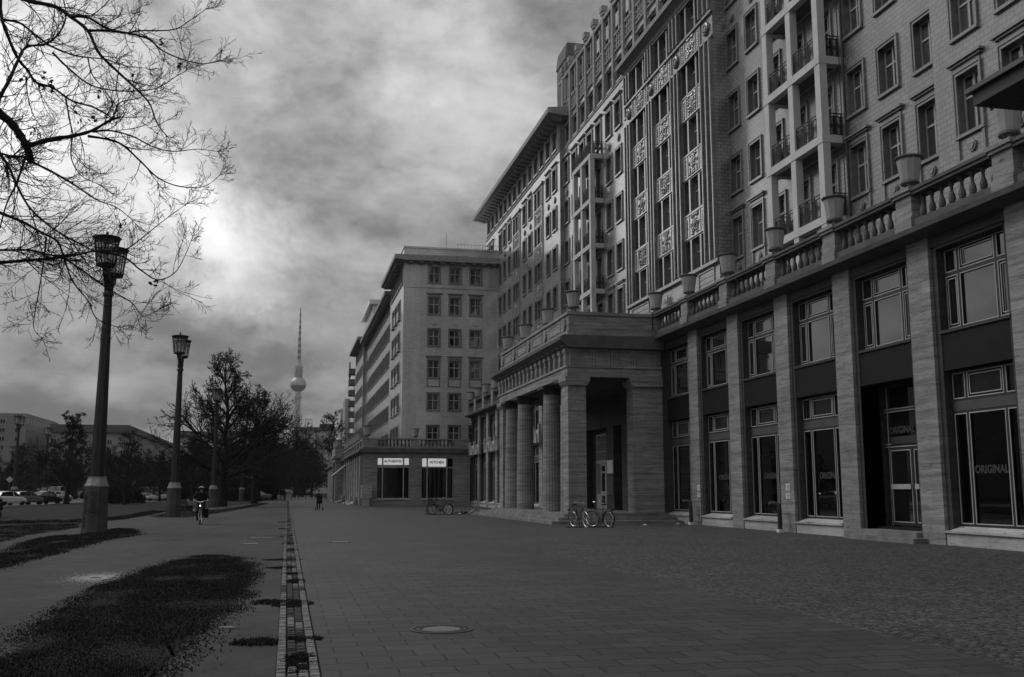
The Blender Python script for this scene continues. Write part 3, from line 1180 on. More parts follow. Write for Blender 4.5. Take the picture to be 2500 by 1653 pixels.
def arcade():
    T = thing('shop_arcade', 'two storey travertine shop arcade with tall pilasters and balustrade under the tower', 'arcade', (18.5, 30, 0))
    off = (-18.5, -30, 0)
    pm = MB()
    pm.box(18.5, 19.3, -0.53, 0.53, 0, 9.15)
    pme = pm.mesh('pilaster', M['travertine'])
    far = [69.4, 73.9, 78.3, 82.3, 86.4, 90.6, 94.95, 99.35, 103.5]
    for c in PIL + [68.3] + far[1:-1]:
        put(pme, 'pilaster', T, (18.5 + off[0], c + off[1], 0)).location = (0, c + off[1], 0)
    for o in T.children:
        pass
    # mesh was made in world x: shift it
    pme.transform(Matrix.Translation((-18.5, 0, 0)))
    # corner wall where the portico stands
    cw = MB()
    cw.box(18.5, 19.3, 48.2, 64.95, 0.42, 9.15)
    holes = [(54.85, 56.3, 0.42, 5.3), (57.7, 62.5, 0.42, 5.3)]
    cw2 = MB()
    cw2.wall('x', 18.48, 48.2, 65.0, 0.0, 9.15, holes)
    for h in holes:
        cw2.quad((18.48, h[0], h[2]), (19.1, h[0], h[2]), (19.1, h[0], h[3]), (18.48, h[0], h[3]))
        cw2.quad((19.1, h[1], h[2]), (18.48, h[1], h[2]), (18.48, h[1], h[3]), (19.1, h[1], h[3]))
        cw2.quad((18.48, h[0], h[3]), (19.1, h[0], h[3]), (19.1, h[1], h[3]), (18.48, h[1], h[3]))
        cw2.quad((19.1, h[1], h[2]), (19.1, h[0], h[2]), (19.1, h[0], h[3]), (19.1, h[1], h[3]))
    cw2.quad((18.48, 48.2, 0), (20, 48.2, 0), (20, 48.2, 9.15), (18.48, 48.2, 9.15))
    cw2.build('portal_wall', M['travertine_shaded'], T, off)  # back wall coloured darker for the shade inside the portico
    ends = [(a + 0.53, b - 0.53) for a, b in zip(PIL[:-1], PIL[1:])] + [(PIL[-1] + 0.53, 48.2)]
    for i, (a, b) in enumerate(ends):
        shop_window(T, off, a, b, door=(26 < a < 28))
    fars = [68.3] + far[1:-1]
    for a, b in zip(fars[:-1], fars[1:]):
        shop_window(T, off, a + 0.53, b - 0.53)
    shop_window(T, off, 65.0, 68.3 - 0.53)
    shop_window(T, off, fars[-1] + 0.53, 104.0)
    core = MB()
    for (a, b) in ((2.0, 48.2), (65.0, 104.2)):
        core.box(19.32, 21.9, a, b, 5.05, 9.3)        # storey above the shops
        core.box(25.5, 25.7, a, b, 0, 5.05)
        core.box(19.0, 25.5, a, b, 0.0, 0.4)
    core.box(19.3, 21.9, 48.2, 65, 0, 9.3)
    core.build('wall', M['room_dark'], T, off)
    # cornice and roof terrace
    def cor(a, b, c0=0.0, c1=0.0):
        m_ = MB()
        m_.prism([(18.5, 9.05), (18.3, 9.1), (18.0, 9.15), (17.95, 9.17), (17.92, 9.32), (18.15, 9.4), (22.3, 9.45), (22.3, 9.05)], a, b)
        return m_.build('cornice', M['cornice_stone'], T, off)
    cor(2.0, 48.6)
    cor(64.6, 104.3)
    # balustrade
    posts = PIL + [48.75]
    def bal(c0, c1, n, singles):
        b = MB()
        b.box(18.16, 18.6, c0 + 0.43, c1 - 0.43, 9.38, 9.62)
        b.box(18.1, 18.66, c0 + 0.43, c1 - 0.43, 10.38, 10.48)
        b.box(18.05, 18.7, c0 + 0.43, c1 - 0.43, 10.48, 10.58)
        if not singles:
            for k in range(n):
                y = c0 + 0.62 + (c1 - c0 - 1.24) * k / (n - 1)
                b.lathe([(0.06, 9.62), (0.105, 9.82), (0.05, 10.05), (0.08, 10.38)], 6, (18.38, y, 0))
        o = b.build('balustrade', M['cornice_stone'], T, off)
        if singles:
            for k in range(n):
                y = c0 + 0.62 + (c1 - c0 - 1.24) * k / (n - 1)
                put(BALME, 'baluster', o, (18.38, y, 9.64))
    for c in posts:
        p = MB()
        p.box(18.08, 18.7, c - 0.43, c + 0.43, 9.38, 9.72)
        p.box(18.14, 18.66, c - 0.40, c + 0.40, 9.72, 10.42)
        p.box(18.06, 18.72, c - 0.46, c + 0.46, 10.42, 10.52)
        p.box(18.0, 18.78, c - 0.5, c + 0.5, 10.52, 10.64)
        p.build('balustrade_post', M['travertine'], T, off)
    for a, b in zip(posts[:-1], posts[1:]):
        bal(a, b, 8, b > 20)
    fp = [64.8, 68.3] + far[1:-1] + [103.4]
    for c in fp:
        p = MB()
        p.box(18.08, 18.7, c - 0.43, c + 0.43, 9.38, 10.64)
        p.build('balustrade_post', M['travertine'], T, off)
    for a, b in zip(fp[:-1], fp[1:]):
        bal(a, b, 8, False)
    # door in the portal
    XD = 18.98
    dr = MB()
    dr.mi = 0
    dr.ring(XD - 0.08, XD, 57.9, 61.1, 0.45, 5.02, 0.1)
    dr.box(XD - 0.09, XD, 57.9, 61.1, 3.2, 3.42)
    dr.box(XD - 0.09, XD, 60.0, 60.12, 0.45, 3.2)
    for y in [58.3 + 0.28 * k for k in range(10)]:
        dr.box(XD - 0.06, XD, y - 0.02, y + 0.02, 3.42, 4.95)
    for z in (3.95, 4.5):
        dr.box(XD - 0.06, XD, 57.95, 61.05, z - 0.02, z + 0.02)
    for y in (60.35, 60.6, 60.85):
        dr.box(XD - 0.06, XD, y - 0.02, y + 0.02, 1.35, 3.2)
    dr.box(XD - 0.07, XD, 60.12, 61.05, 0.5, 1.35)
    dr.mi = 1
    dr.box(XD, XD + 0.02, 57.9, 61.1, 0.45, 5.02)
    dr.build('entrance_screen', [M['white_sash'], M['pane_dark']], T, off)
    for (p, q) in ((58.0, 58.98), (59.02, 60.0)):
        lf = MB()
        lf.mi = 0
        lf.ring(XD - 0.14, XD - 0.09, p, q, 0.47, 3.18, 0.13)
        lf.box(XD - 0.14, XD - 0.09, p + .13, q - .13, 1.25, 1.5)
        lf.box(XD - 0.14, XD - 0.09, p + .13, q - .13, 0.6, 0.8)
        lf.box(XD - 0.14, XD - 0.09, p + .13, q - .13, 2.62, 2.72)
        lf.mi = 1
        lf.box(XD - 0.1, XD - 0.095, p + .13, q - .13, 0.6, 3.05)
        lf.build('door_leaf', [M['white_sash'], M['pane_dark']], T, off)
    return T


ARC = arcade()

# ceiling lamps seen inside the shops
for (x, y, z, s) in ((20.4, 28.6, 3.6, 'behind the shop door'), (20.6, 33.3, 3.55, 'window just beyond the shop door'),
                     (20.6, 37.8, 3.5, 'window between the two standpipes'), (20.6, 42.6, 3.45, 'beside the first standpipe from the portico'), (20.8, 46.6, 3.4, 'next to the portico corner'), (20.7, 46.2, 2.0, 'low down next to the portico corner')):
    mb = MB()
    mb.lathe([(0.11, 0), (0.11, 0.04)], 12)
    o = mb.build('ceiling_lamp', M['lamp_glow'], None, (x, y, z))
    tag(o, 'small lit lamp glowing in the shop ' + s, 'lamp', 'lamps inside the shops')
# low counters inside the shops
for (y0, y1, s) in ((31.9, 34.2, 'shop window just beyond the door'), (36.6, 38.6, 'shop window between the two standpipes')):
    mb = MB()
    mb.box(19.6, 20.3, y0, y1, 0.95, 1.03)
    mb.box(19.68, 20.22, y0 + 0.05, y1 - 0.05, 0.4, 0.95)
    tag(mb.build('display_counter', M['white_sash'], None), 'pale counter inside the ' + s, 'counter')

# faded shop lettering on the glass
for i, (y, z, size, s) in enumerate(((24.43, 2.13, 0.30, 'wide display window nearest the camera'), (29.28, 3.5, 0.30, 'glass above the shop door'), (33.0, 2.08, 0.30, 'window next to the shop door'),
                                      (37.4, 2.13, 0.30, 'window between the two standpipes'), (41.8, 2.13, 0.30, 'window beside the farther standpipe'))):
    xg = 18.895 if i != 1 else 19.42
    o = text_obj('shop_lettering', 'ORIGINAL', size, M['faint_letter'], None, face_mx(xg, y, z), 0.004, 0.014, 1.05, 0.95)
    tag(o, 'faded word ORIGINAL lettered on the ' + s, 'lettering', 'faded words on the shop glass')
mb = MB()
mb.box(19.40, 19.43, 27.4, 29.9, 3.06, 3.3)
tag(mb.build('notice_strip', M['faint_letter'], None), 'plain pale strip on the glass above the shop door', 'sign')


# ------------------------------------------------------------------ entrance portico
def fluted(r0, r1, h, n=20):
    mb = MB()
    mb.lathe([(r0, 0), (r0 * 0.985, h * 0.35), (r0 * 0.94, h * 0.7), (r1, h)], 2 * n * 2, mod=lambda k: (1.0, 0.975, 0.955, 0.975)[k % 4])
    return mb.mesh('column_shaft', M['travertine'])


def portico():
    T = thing('entrance_portico', 'travertine entrance portico with square corner pillars, fluted columns and a frieze', 'portico', (13.5, 56.5, 0))
    off = (-13.5, -56.5, 0)

    def P(mb, name, mat, sm=False):
        return mb.build(name, mat, T, off, 0, sm)
    y0, y1, x0 = 48.25, 64.95, 13.5
    for i, (d, z0, z1) in enumerate(((1.5, 0.0, 0.15), (0.95, 0.15, 0.3), (0.4, 0.3, 0.45))):
        s = MB()
        s.box(x0 - d, 18.47, y0 - d * 1.6, y1 + d * 1.9, z0, z1 - 0.004)
        P(s, 'step', M['step_stone'])
    for ya in (y0, y1 - 1.05):
        p = MB()
        p.box(x0, x0 + 0.93, ya, ya + 1.05, 0.45, 6.75)
        o = P(p, 'pillar', M['travertine_pale'] if False else M['travertine'])
        c = MB()
        c.prism([(x0 - 0.02, 6.75), (x0 - 0.17, 6.98), (x0 - 0.17, 7.2), (x0 + 1.12, 7.2), (x0 + 1.12, 6.98), (x0 + 0.95, 6.75)], ya - 0.15, ya + 1.2)
        c.build('capital', M['travertine'], o)
    # pillar against the wall
    p = MB()
    p.box(16.9, 18.47, y0, y0 + 1.0, 0.45, 6.75)
    o = P(p, 'pillar', M['travertine'])
    c = MB()
    c.prism([(16.88, 6.75), (16.72, 6.98), (16.72, 7.2), (18.46, 7.2), (18.46, 6.75)], y0 - 0.15, y0 + 1.15)
    c.build('capital', M['travertine'], o)
    fl = fluted(0.52, 0.45, 6.3)
    cap = MB()
    cap.lathe([(0.46, 0), (0.47, 0.06), (0.6, 0.24), (0.62, 0.28)], 24)
    cap.box(-0.66, 0.66, -0.66, 0.66, 0.28, 0.46)
    capm = cap.mesh('capital', M['travertine_shaded'])
    for y in (49.85, 53.55, 59.9, 63.3):
        o = put(fl, 'column', T, (14.05 + off[0], y + off[1], 0.45))
        put(capm, 'capital', o, (0, 0, 6.29))
    e = MB()
    e.box(x0 - 0.03, 18.46, y0 - 0.03, y1 + 0.03, 7.2, 7.66)
    P(e, 'architrave', M['travertine'])
    e = MB()
    e.box(x0 - 0.1, 18.46, y0 - 0.1, y1 + 0.1, 7.66, 7.78)
    e.box(x0 + 0.06, 18.46, y0 + 0.06, y1 - 0.06, 7.78, 8.5)
    e.box(x0 - 0.02, 18.46, y0 - 0.02, y1 + 0.02, 8.5, 8.62)
    P(e, 'frieze', M['travertine'])
    tg = MB()
    for j in range(3):
        tg.box(-0.1, 0.06, 0.13 * j, 0.13 * j + 0.1, 7.78, 8.42)
    tg.box(-0.14, 0.06, -0.04, 0.42, 8.42, 8.62)
    tg.prism([(-0.42, 8.98), (0.03, 8.98), (0.03, 8.66), (-0.2, 8.72)], 0.0, 0.38)
    tgm = tg.mesh('triglyph', M['travertine'])
    n = 17
    for k in range(n):
        put(tgm, 'triglyph', T, (x0 + off[0], y0 + 0.1 + (y1 - y0 - 0.55) * k / (n - 1) + off[1], 0))
    tg = MB()
    for j in range(3):
        tg.box(0.13 * j, 0.13 * j + 0.1, -0.06, 0.06, 7.78, 8.42)
    tg.box(-0.04, 0.42, -0.09, 0.06, 8.42, 8.6)
    tgm = tg.mesh('triglyph', M['travertine'])
    for k in range(5):
        put(tgm, 'triglyph', T, (x0 + 0.1 + 1.08 * k + off[0], y0 + off[1], 0))
    c = MB()
    c.prism([(x0 - 0.05, 8.62), (x0 - 0.5, 8.98), (x0 - 0.5, 9.15), (x0 - 0.3, 9.25), (18.46, 9.25), (18.46, 8.62)], y0 - 0.45, y1 + 0.45)
    P(c, 'cornice', M['cornice_stone'])
    pa = MB()
    xw = x0 + 0.1
    pa.box(xw - 0.08, 18.05, y0 + 0.05, y1 - 0.05, 9.25, 9.55)
    pa.box(xw, 18.05, y0 + 0.13, y1 - 0.13, 9.55, 10.36)
    pa.box(xw - 0.08, 18.05, y0 + 0.05, y1 - 0.05, 10.36, 10.52)
    for k in range(4):
        a = y0 + 0.9 + 3.9 * k
        pa.ring(xw - 0.03, xw, a + 0.75, a + 3.15, 9.68, 10.22, 0.05)
        pa.lathe([(0.36, -0.09), (0.36, 0.0)], 16, (xw, a + 0.05, 9.93), 'x')
    pa.lathe([(0.36, -0.09), (0.36, 0.0)], 16, (xw, y1 - 0.6, 9.93), 'x')
    pa.box(x0 + 1.5, x0 + 3.1, y0 + 0.11, y0 + 0.13, 9.66, 10.24)
    P(pa, 'parapet', M['travertine'])
    ce = MB()
    ce.box(x0 + 0.4, 18.46, y0 + 0.4, y1 - 0.4, 7.1, 7.2)
    P(ce, 'ceiling', M['travertine_shaded'])
    return T


PORT = portico()
# plaques beside the entrance door
for (y0, y1, z0, z1, mt, s) in ((56.42, 57.5, 2.55, 3.32, 'white_card', 'white plaque on the pier between the portal openings'), (56.42, 57.55, 1.3, 2.4, 'grey_beam', 'grey notice board under the white plaque by the portal'),
                            (62.62, 63.4, 2.5, 3.2, 'white_card', 'white plaque beyond the portal door')):
    mb = MB()
    mb.box(18.44, 18.475, y0, y1, z0, z1)
    tag(mb.build('wall_plaque', M[mt], None), s, 'plaque')

for i, y in enumerate((48.7, 53.85, 59.4, 64.5)):
    urn(13.95, y, 10.52, ('pale stone urn on the portico parapet, ' + ('at its near corner', 'above the first free column', 'above the middle columns', 'at its far end')[i]), 'urns along the parapets')
for c in PIL + [48.75]:
    k = round((c - 8.95) / 4.415)
    nm = {3: 'above the wide display window nearest the camera', 4: 'above the pilaster on the near side of the shop door', 5: 'above the pilaster just beyond the shop door', 6: 'in front of the large balconies',
          7: 'in front of the narrow tiled windows by the bay', 8: 'before the relief bay, second from the portico', 9: 'above the corner where arcade meets portico'}.get(k)
    if nm:
        urn(18.42, c, 10.64, 'flared stone urn ' + nm, 'urns along the balustrade')
for i, c in enumerate((90.6, 94.95, 99.35, 103.4)):
    urn(18.42, c, 10.64, 'small distant urn on the far arcade, %s of four' % ('first', 'second', 'third', 'fourth')[i] + ' beyond the portico', 'urns along the far arcade')


# ------------------------------------------------------------------ near portico roof at the upper right (mostly outside the frame)
T = thing('near_canopy', 'dark stone portico roof jutting in high at the upper right edge', 'canopy', (15, 9, 0))
mb = MB()
mb.box(13.2, 18.46, -6, 17.07, 9.51, 9.61)
mb.box(15.6, 18.46, -6, 13.5, 9.61, 10.5)
mb.build('fascia', M['grey_beam'], T, (-15, -9, 0))
mb = MB()
mb.box(13.3, 18.44, -6, 16.97, 9.23, 9.51)
mb.build('beam', M['travertine_shaded'], T, (-15, -9, 0))
for y in (-4, 3.2):
    mb = MB()
    mb.box(13.5, 14.5, y, y + 1, 0.0, 9.23)
    mb.build('pillar', M['travertine'], T, (-15, -9, 0))


# ------------------------------------------------------------------ corner block with the restaurant arcade at its foot
def corner_block():
    T = thing('corner_block', 'tiled corner apartment block with flat end wall and three window columns', 'building', (16, 110, 0))
    off = (-16, -110, 0)
    YE, XS = 107.0, 11.62
    rows = [6.62 + 3.475 * k for k in range(6)]       # 6.62 .. 24.0
    w = MB()
    holes, items = [], []
    wn = Win(1.16, 1.74, cols=2, transom=0.6, reveal=0.28)
    wpu = Win(1.16, 1.8, cols=2, transom=0.6, pediment=True, reveal=0.28)
    wpp = Win(1.16, 1.86, cols=2, transom=0.6, pediment=True, panel=True, reveal=0.28)
    wtp = Win(1.16, 1.7, cols=2, transom=0.6, reveal=0.28)
    for c in (14.95, 17.25, 19.52):
        for k, z in enumerate(rows):
            wt = (wn, wn, wpp, wn, wpu, wtp)[k]
            items.append((wt, c, z)); holes.append(wt.hole(c, z))
    w.wall('y', YE, XS, 22.3, 5.0, 26.2, holes)
    w.build('end_wall', M['tile_grey'], T, off)
    for wt, c, z in items:
        wt.put(T, (c + off[0], YE + off[1], z), R(90))
    for c in (14.95, 17.25, 19.52):
        m2 = MB()
        for r, d in ((0.28, 0.08), (0.2, 0.12)):
            m2.lathe([(r, -d), (r, 0)], 14, (c, YE, 19.58), 'y')
        m2.build('rosette', M['tile_grey'], T, off)
    tr = MB()
    tr.box(XS - 0.06, 22.1, YE - 0.08, YE, 23.38, 23.58)
    for x in (12.15, 13.6, 16.1, 18.4, 20.9):
        for d in (-0.28, 0.0, 0.28):
            tr.box(x + d - 0.09, x + d + 0.09, YE - 0.06, YE, 23.58, 26.0)
    for x0, x1 in ((12.7, 13.1), (21.4, 21.9)):
        tr.box(x0, x1, YE - 0.05, YE, 23.7, 25.9)
    tr.build('attic_trim', M['tile_grey'], T, off)
    # street side: three stretches
    side = MB()
    hs, it2 = [], []
    wt3 = Win(1.5, 1.95, cols=2, transom=0.6)
    w1 = Win(1.1, 1.85, cols=1, transom=0.6)
    for y in (111.2, 114.4, 117.6):
        for k in range(5):
            hs.append(wt3.hole(y, rows[k] - 0.1)); it2.append((wt3, XS, y, rows[k] - 0.1))
    for y in [108.6 + 1.9 * k for k in range(7)]:
        hs.append(w1.hole(y, 24.0)); it2.append((w1, XS, y, 24.0))
    side.wall('x', XS, YE, 121.5, 5, 26.2, hs)
    side.quad((XS, 121.5, 5), (XS + .45, 121.5, 5), (XS + .45, 121.5, 26.2), (XS, 121.5, 26.2))
    hs, XB = [], XS + 0.45
    for j in range(19):
        y = 123.4 + 2.32 * j
        for k in range(6):
            hs.append(w1.hole(y, rows[k])); it2.append((w1, XB, y, rows[k]))
    side.wall('x', XB, 121.5, 167, 5, 25.4, hs)
    hs = []
    for j in range(8):
        y = 168.6 + 2.32 * j
        for k in range(6):
            hs.append(w1.hole(y, rows[k])); it2.append((w1, XS, y, rows[k]))
    side.wall('x', XS, 167, 187, 5, 26.2, hs)
    side.quad((XB, 167, 5), (XS, 167, 5), (XS, 167, 26.2), (XB, 167, 26.2))
    side.build('street_wall', M['tile'], T, off)
    for n_, (wt, x, y, z) in enumerate(it2):
        if y < 160 and n_ < 130:
            wt.put(T, (x + off[0], y + off[1], z))
    # the farthest windows: one stuff part
    rest = MB()
    rp = MB()
    for n_, (wt, x, y, z) in enumerate(it2):
        if not (y < 160 and n_ < 130):
            rest.ring(x - 0.06, x + 0.3, y - wt.w / 2, y + wt.w / 2, z, z + wt.h, 0.08)
            rp.box(x + 0.25, x + 0.27, y - wt.w / 2, y + wt.w / 2, z, z + wt.h)
    o = rest.build('far_window', M['tile_trim'], T, off)
    o['kind'] = 'stuff'
    rp.build('pane', M['pane_dark'], o)
    # balconettes and pale spandrels
    sp = MB()
    for j in range(3):
        sp.box(-0.22, -0.16, -0.75 + 0.55 * j, -0.35 + 0.55 * j, -0.12, 0.7)
    sp.box(-0.25, 0, -0.95, 0.95, -0.25, -0.12)
    spm = sp.mesh('balconette', M['relief_tile'])
    for y in (111.2, 114.4, 117.6):
        for k in range(5):
            put(spm, 'balconette', T, (XS + off[0], y + off[1], rows[k]))
    core = MB()
    core.box(XS + 0.8, 30, YE + 0.5, 186.8, 0, 25.4)
    core.build('wall', M['room_dark'], T, off)
    ev = MB()
    def eave(ya, yb, xf, z, yend):
        ev.prism([(xf - 1.12, z + 0.12), (xf, z), (30, z), (30, z + 0.75), (xf - 1.12, z + 0.58)], ya, yb)
    eave(YE - 1.1, 122.6, XS, 26.15, 1)
    eave(122.6, 166.0, XB, 25.35, 0)
    eave(166.0, 188, XS, 26.15, 0)
    ev.build('eave', M['eave_stone'], T, off)
    br = MB()
    br.box(0, 0.5, -0.8, 0, 25.98, 26.15)
    bme = br.mesh('bracket', M['eave_stone'])
    for x in [12.0 + 1.15 * k for k in range(9)]:
        put(bme, 'bracket', T, (x + off[0], YE + off[1], 0))
    br = MB()
    br.box(-0.85, 0, 0, 0.5, -0.16, 0)
    bme = br.mesh('bracket', M['eave_stone'])
    for y in [107.6 + 1.16 * k for k in range(13)]:
        put(bme, 'bracket', T, (XS + off[0], y + off[1], 26.15))
    for y in [122.8 + 1.16 * k for k in range(38)]:
        put(bme, 'bracket', T, (XB + off[0], y + off[1], 25.35))
    pp = MB()
    pp.box(XS + 0.05, 22.6, YE + 0.5, YE + 12, 26.9, 27.85)
    pp.box(XS - 0.05, 22.6, YE + 0.4, YE + 12.1, 27.85, 28.05)
    pp.box(XS - 0.05, 22.6, YE + 0.35, YE + 12.1, 26.9, 27.15)
    pp.build('parapet', M['tile_grey'], T, off)
    pp = MB()
    pp.box(XS + 0.1, 22, 150, 166, 26.0, 29.2)
    pp.box(XS - 0.5, 22.6, 149.4, 166.6, 29.2, 29.9)
    pp.build('penthouse', M['tile_grey'], T, off)
    ra = MB()
    for k in range(12):
        x = 17.6 + 0.4 * k
        ra.tube([(x, YE + 0.8, 28.05), (x, YE + 0.8, 28.6)], 0.015, 4)
    ra.tube([(17.6, YE + 0.8, 28.6), (22.0, YE + 0.8, 28.6)], 0.015, 4)
    ra.tube([(16.4, YE + 1.2, 28.05), (16.4, YE + 1.2, 29.9)], 0.02, 4)
    ra.build('roof_railing', M['iron'], T, off)
    return T


CORNER = corner_block()


def corner_arcade():
    T = thing('restaurant_arcade', 'single storey restaurant arcade with two wide windows under the corner block', 'arcade', (12.5, 104, 0))
    off = (-12.5, -104, 0)
    Y, X = 104.0, 7.46
    hs = [(8.84, 12.24, 0.72, 4.95), (13.4, 16.78, 0.72, 4.95)]
    w = MB()
    w.wall('y', Y, X, 18.5, 0, 5.4, hs)
    for h in hs:
        w.quad((h[0], Y, h[2]), (h[0], Y + .5, h[2]), (h[0], Y + .5, h[3]), (h[0], Y, h[3]))
        w.quad((h[1], Y + .5, h[2]), (h[1], Y, h[2]), (h[1], Y, h[3]), (h[1], Y + .5, h[3]))
        w.quad((h[0], Y, h[3]), (h[0], Y + .5, h[3]), (h[1], Y + .5, h[3]), (h[1], Y, h[3]))
    w.build('front_wall', M['travertine_shaded'] if False else M['travertine'], T, off)
    s = MB()
    for h in hs:
        s.box(h[0] - 0.15, h[1] + 0.15, Y - 0.1, Y + 0.5, 0.6, 0.72)
    s.build('window_sill', M['travertine_pale'], T, off)
    # lower street side with pilasters
    st = MB()
    st.wall('x', X, Y, 109.2, 0, 5.4)
    ys = [109.6 + 4.1 * k for k in range(22)]
    st.box(X + 0.5, X + 0.7, 109, 200, 0, 5.4)
    st.box(X + 0.02, X + 0.7, 109.2, 200, 4.75, 5.4)
    st.box(X + 0.05, X + 0.7, 109.2, 200, 0, 0.5)
    st.build('street_wall', M['travertine_shaded'], T, off)
    pm = MB()
    pm.box(0, 0.5, -0.5, 0.5, 0, 5.4)
    pme = pm.mesh('pilaster', M['travertine_pale'])
    for y in ys:
        put(pme, 'pilaster', T, (X + off[0], y + off[1], 0))
    sw = MB()
    for a, b in zip(ys[:-1], ys[1:]):
        sw.box(X + 0.44, X + 0.49, a + 0.55, b - 0.55, 0.5, 4.7)
    sw.build('shop_glazing', M['pane_dark'], T, off)
    stp = MB()
    for (a, b, d) in ((111.0, 117, 0.9), (119, 124, 1.0), (137, 141, 1.0), (150, 158, 0.9)):
        stp.box(X - d, X, a, b, 0, 0.16)
        stp.box(X - d + 0.4, X, a + 0.5, b - 0.4, 0.16, 0.32)
        stp.box(X - 0.4, X, a + 0.2, a + 1.2, 0.32, 0.9)
    stp.build('step', M['travertine_pale'], T, off)
    # portal projecting half way, with awning
    po = MB()
    po.box(6.4, X, 142, 143.2, 0, 5.5)
    po.box(6.4, X, 150, 151.2, 0, 5.5)
    po.box(6.3, X, 141.8, 151.4, 5.5, 7.4)
    po.box(6.1, X, 141.5, 151.7, 6.0, 6.25)
    po.build('portal', M['travertine'], T, off)
    co = MB()
    co.prism([(X, 5.4), (X - 0.35, 5.5), (X - 0.42, 5.55), (X - 0.42, 5.75), (X, 5.85), (11.7, 5.85), (11.7, 5.4)], Y - 0.42, 200)
    co.box(11.69, 18.6, Y - 0.42, 107.0, 5.4, 5.84)
    co.build('cornice', M['cornice_stone'], T, off)
    # balustrade above the front
    b = MB()
    for (x0, x1) in ((7.4, 8.8), (12.35, 13.15), (16.8, 18.3)):
        b.box(x0, x1, Y - 0.2, Y + 0.3, 5.84, 6.72)
    b.box(7.35, 18.4, Y - 0.26, Y + 0.36, 6.72, 6.86)
    b.box(8.8, 16.8, Y - 0.18, Y + 0.28, 5.84, 6.02)
    bo = b.build('balustrade', M['travertine'], T, off)
    for (a, c, n) in ((9.05, 12.1, 9), (13.4, 16.55, 9)):
        for k in range(n):
            put(BALME, 'baluster', bo, (a + (c - a) * k / (n - 1), Y + 0.05, 6.01)).scale = (1.15, 1.15, 0.98)
    sb = MB()
    for y in [105.5 + 4.1 * k for k in range(23)]:
        sb.box(7.4, 7.95, y - 0.45, y + 0.45, 5.84, 6.8)
    sb.box(7.4, 7.95, Y, 199, 5.84, 6.02)
    sb.box(7.38, 8.0, Y, 199, 6.66, 6.8)
    for k in range(200):
        sb.lathe([(0.06, 6.02), (0.11, 6.2), (0.05, 6.4), (0.08, 6.66)], 5, (7.68, 106.3 + 0.46 * k, 0), cap=False)
    sb.build('balustrade', M['travertine'], T, off)
    # roof terrace and dark interior
    it = MB()
    it.box(7.95, 18.6, Y + 5.5, 200, 0, 5.4)
    it.box(8.4, 18.3, Y + 0.6, Y + 5.5, 5.0, 5.4)
    it.box(8.4, 8.5, Y + 0.6, Y + 5.5, 0, 5.0)
    it.box(8.4, 18.3, Y + 0.6, Y + 5.5, 0, 0.3)
    it.build('interior', M['room_dark'], T, off)
    for i, h in enumerate(hs):
        f = MB()
        yf = Y + 0.28
        x0, x1 = h[0] + 0.02, h[1] - 0.02
        m1, m2 = x0 + 0.6, x1 - 0.62
        if i == 1:
            m1, m2 = x0 + 0.62, x0 + 2.66
        zt = 4.14 if i == 0 else 3.98
        for (a, c) in ((x0, x0 + .07), (x1 - .07, x1), (m1 - .06, m1 + .06), (m2 - .06, m2 + .06)):
            f.box(a, c, yf - 0.06, yf + 0.06, h[2], h[3])
        for z in (h[2] + .04, h[3] - .05, zt - 0.05):
            f.box(x0, x1, yf - 0.065, yf + 0.05, z - .05, z + .05)
        if i == 0:
            f.box(x0, x1, yf - 0.12, yf + 0.05, 3.88, 4.02)
        fo = f.build('shop_window', M['urn_glaze'], T, off)
        g = MB()
        g.box(x0, x1, yf, yf + 0.01, h[2], zt)
        g.build('pane', M['shop_glass'], fo)
        cells = [(x0 + .07, m1 - .06), (m1 + .06, m2 - .06)] + ([(m2 + .06, x1 - .07)] if i == 0 else [])
        lb = MB()
        for a, c in cells:
            lb.box(a + .02, c - .02, yf - 0.03, yf, zt + 0.03, 4.86)
        lo = tag(lb.build('sign_panel', M['sign_glow'], None), 'lit white sign band reading %s above the %s restaurant window' % (('AUTHENTIC', 'first'), ('KITCHEN', 'second'))[i], 'sign')
        tx = (cells[1][0] + cells[1][1]) / 2
        text_obj('lettering', ('AUTHENTIC', 'KITCHEN')[i], 0.36, M['black_ink'], lo, face_my(tx, yf - 0.034, (zt + 4.9) / 2), 0.004, 0.012, 1.05, 0.9)
    # curtains rail, furniture
    return T


CARC = corner_arcade()
urn(12.75, 103.95, 6.86, 'pale stone urn between the two balustrade panels above the restaurant windows', 'urns on the restaurant arcade', 0.95)
urn(7.8, 104.3, 6.86, 'pale stone urn on the outer corner of the restaurant arcade', 'urns on the restaurant arcade', 1.2)
for i, y in enumerate((113.7, 117.8, 121.9, 126.0, 130.1, 134.2, 138.3, 152.9, 157, 161.1, 165.2, 169.3, 173.4)):
    urn(7.68, y, 6.8, 'distant urn in the receding row over the restaurant arcade', 'urns receding along the restaurant arcade', 1.05)
for i, y in enumerate((142.6, 147, 150.6)):
    urn(6.7, y, 7.4, 'distant urn on the projecting portal of the restaurant arcade', 'urns on the distant portal', 1.0)


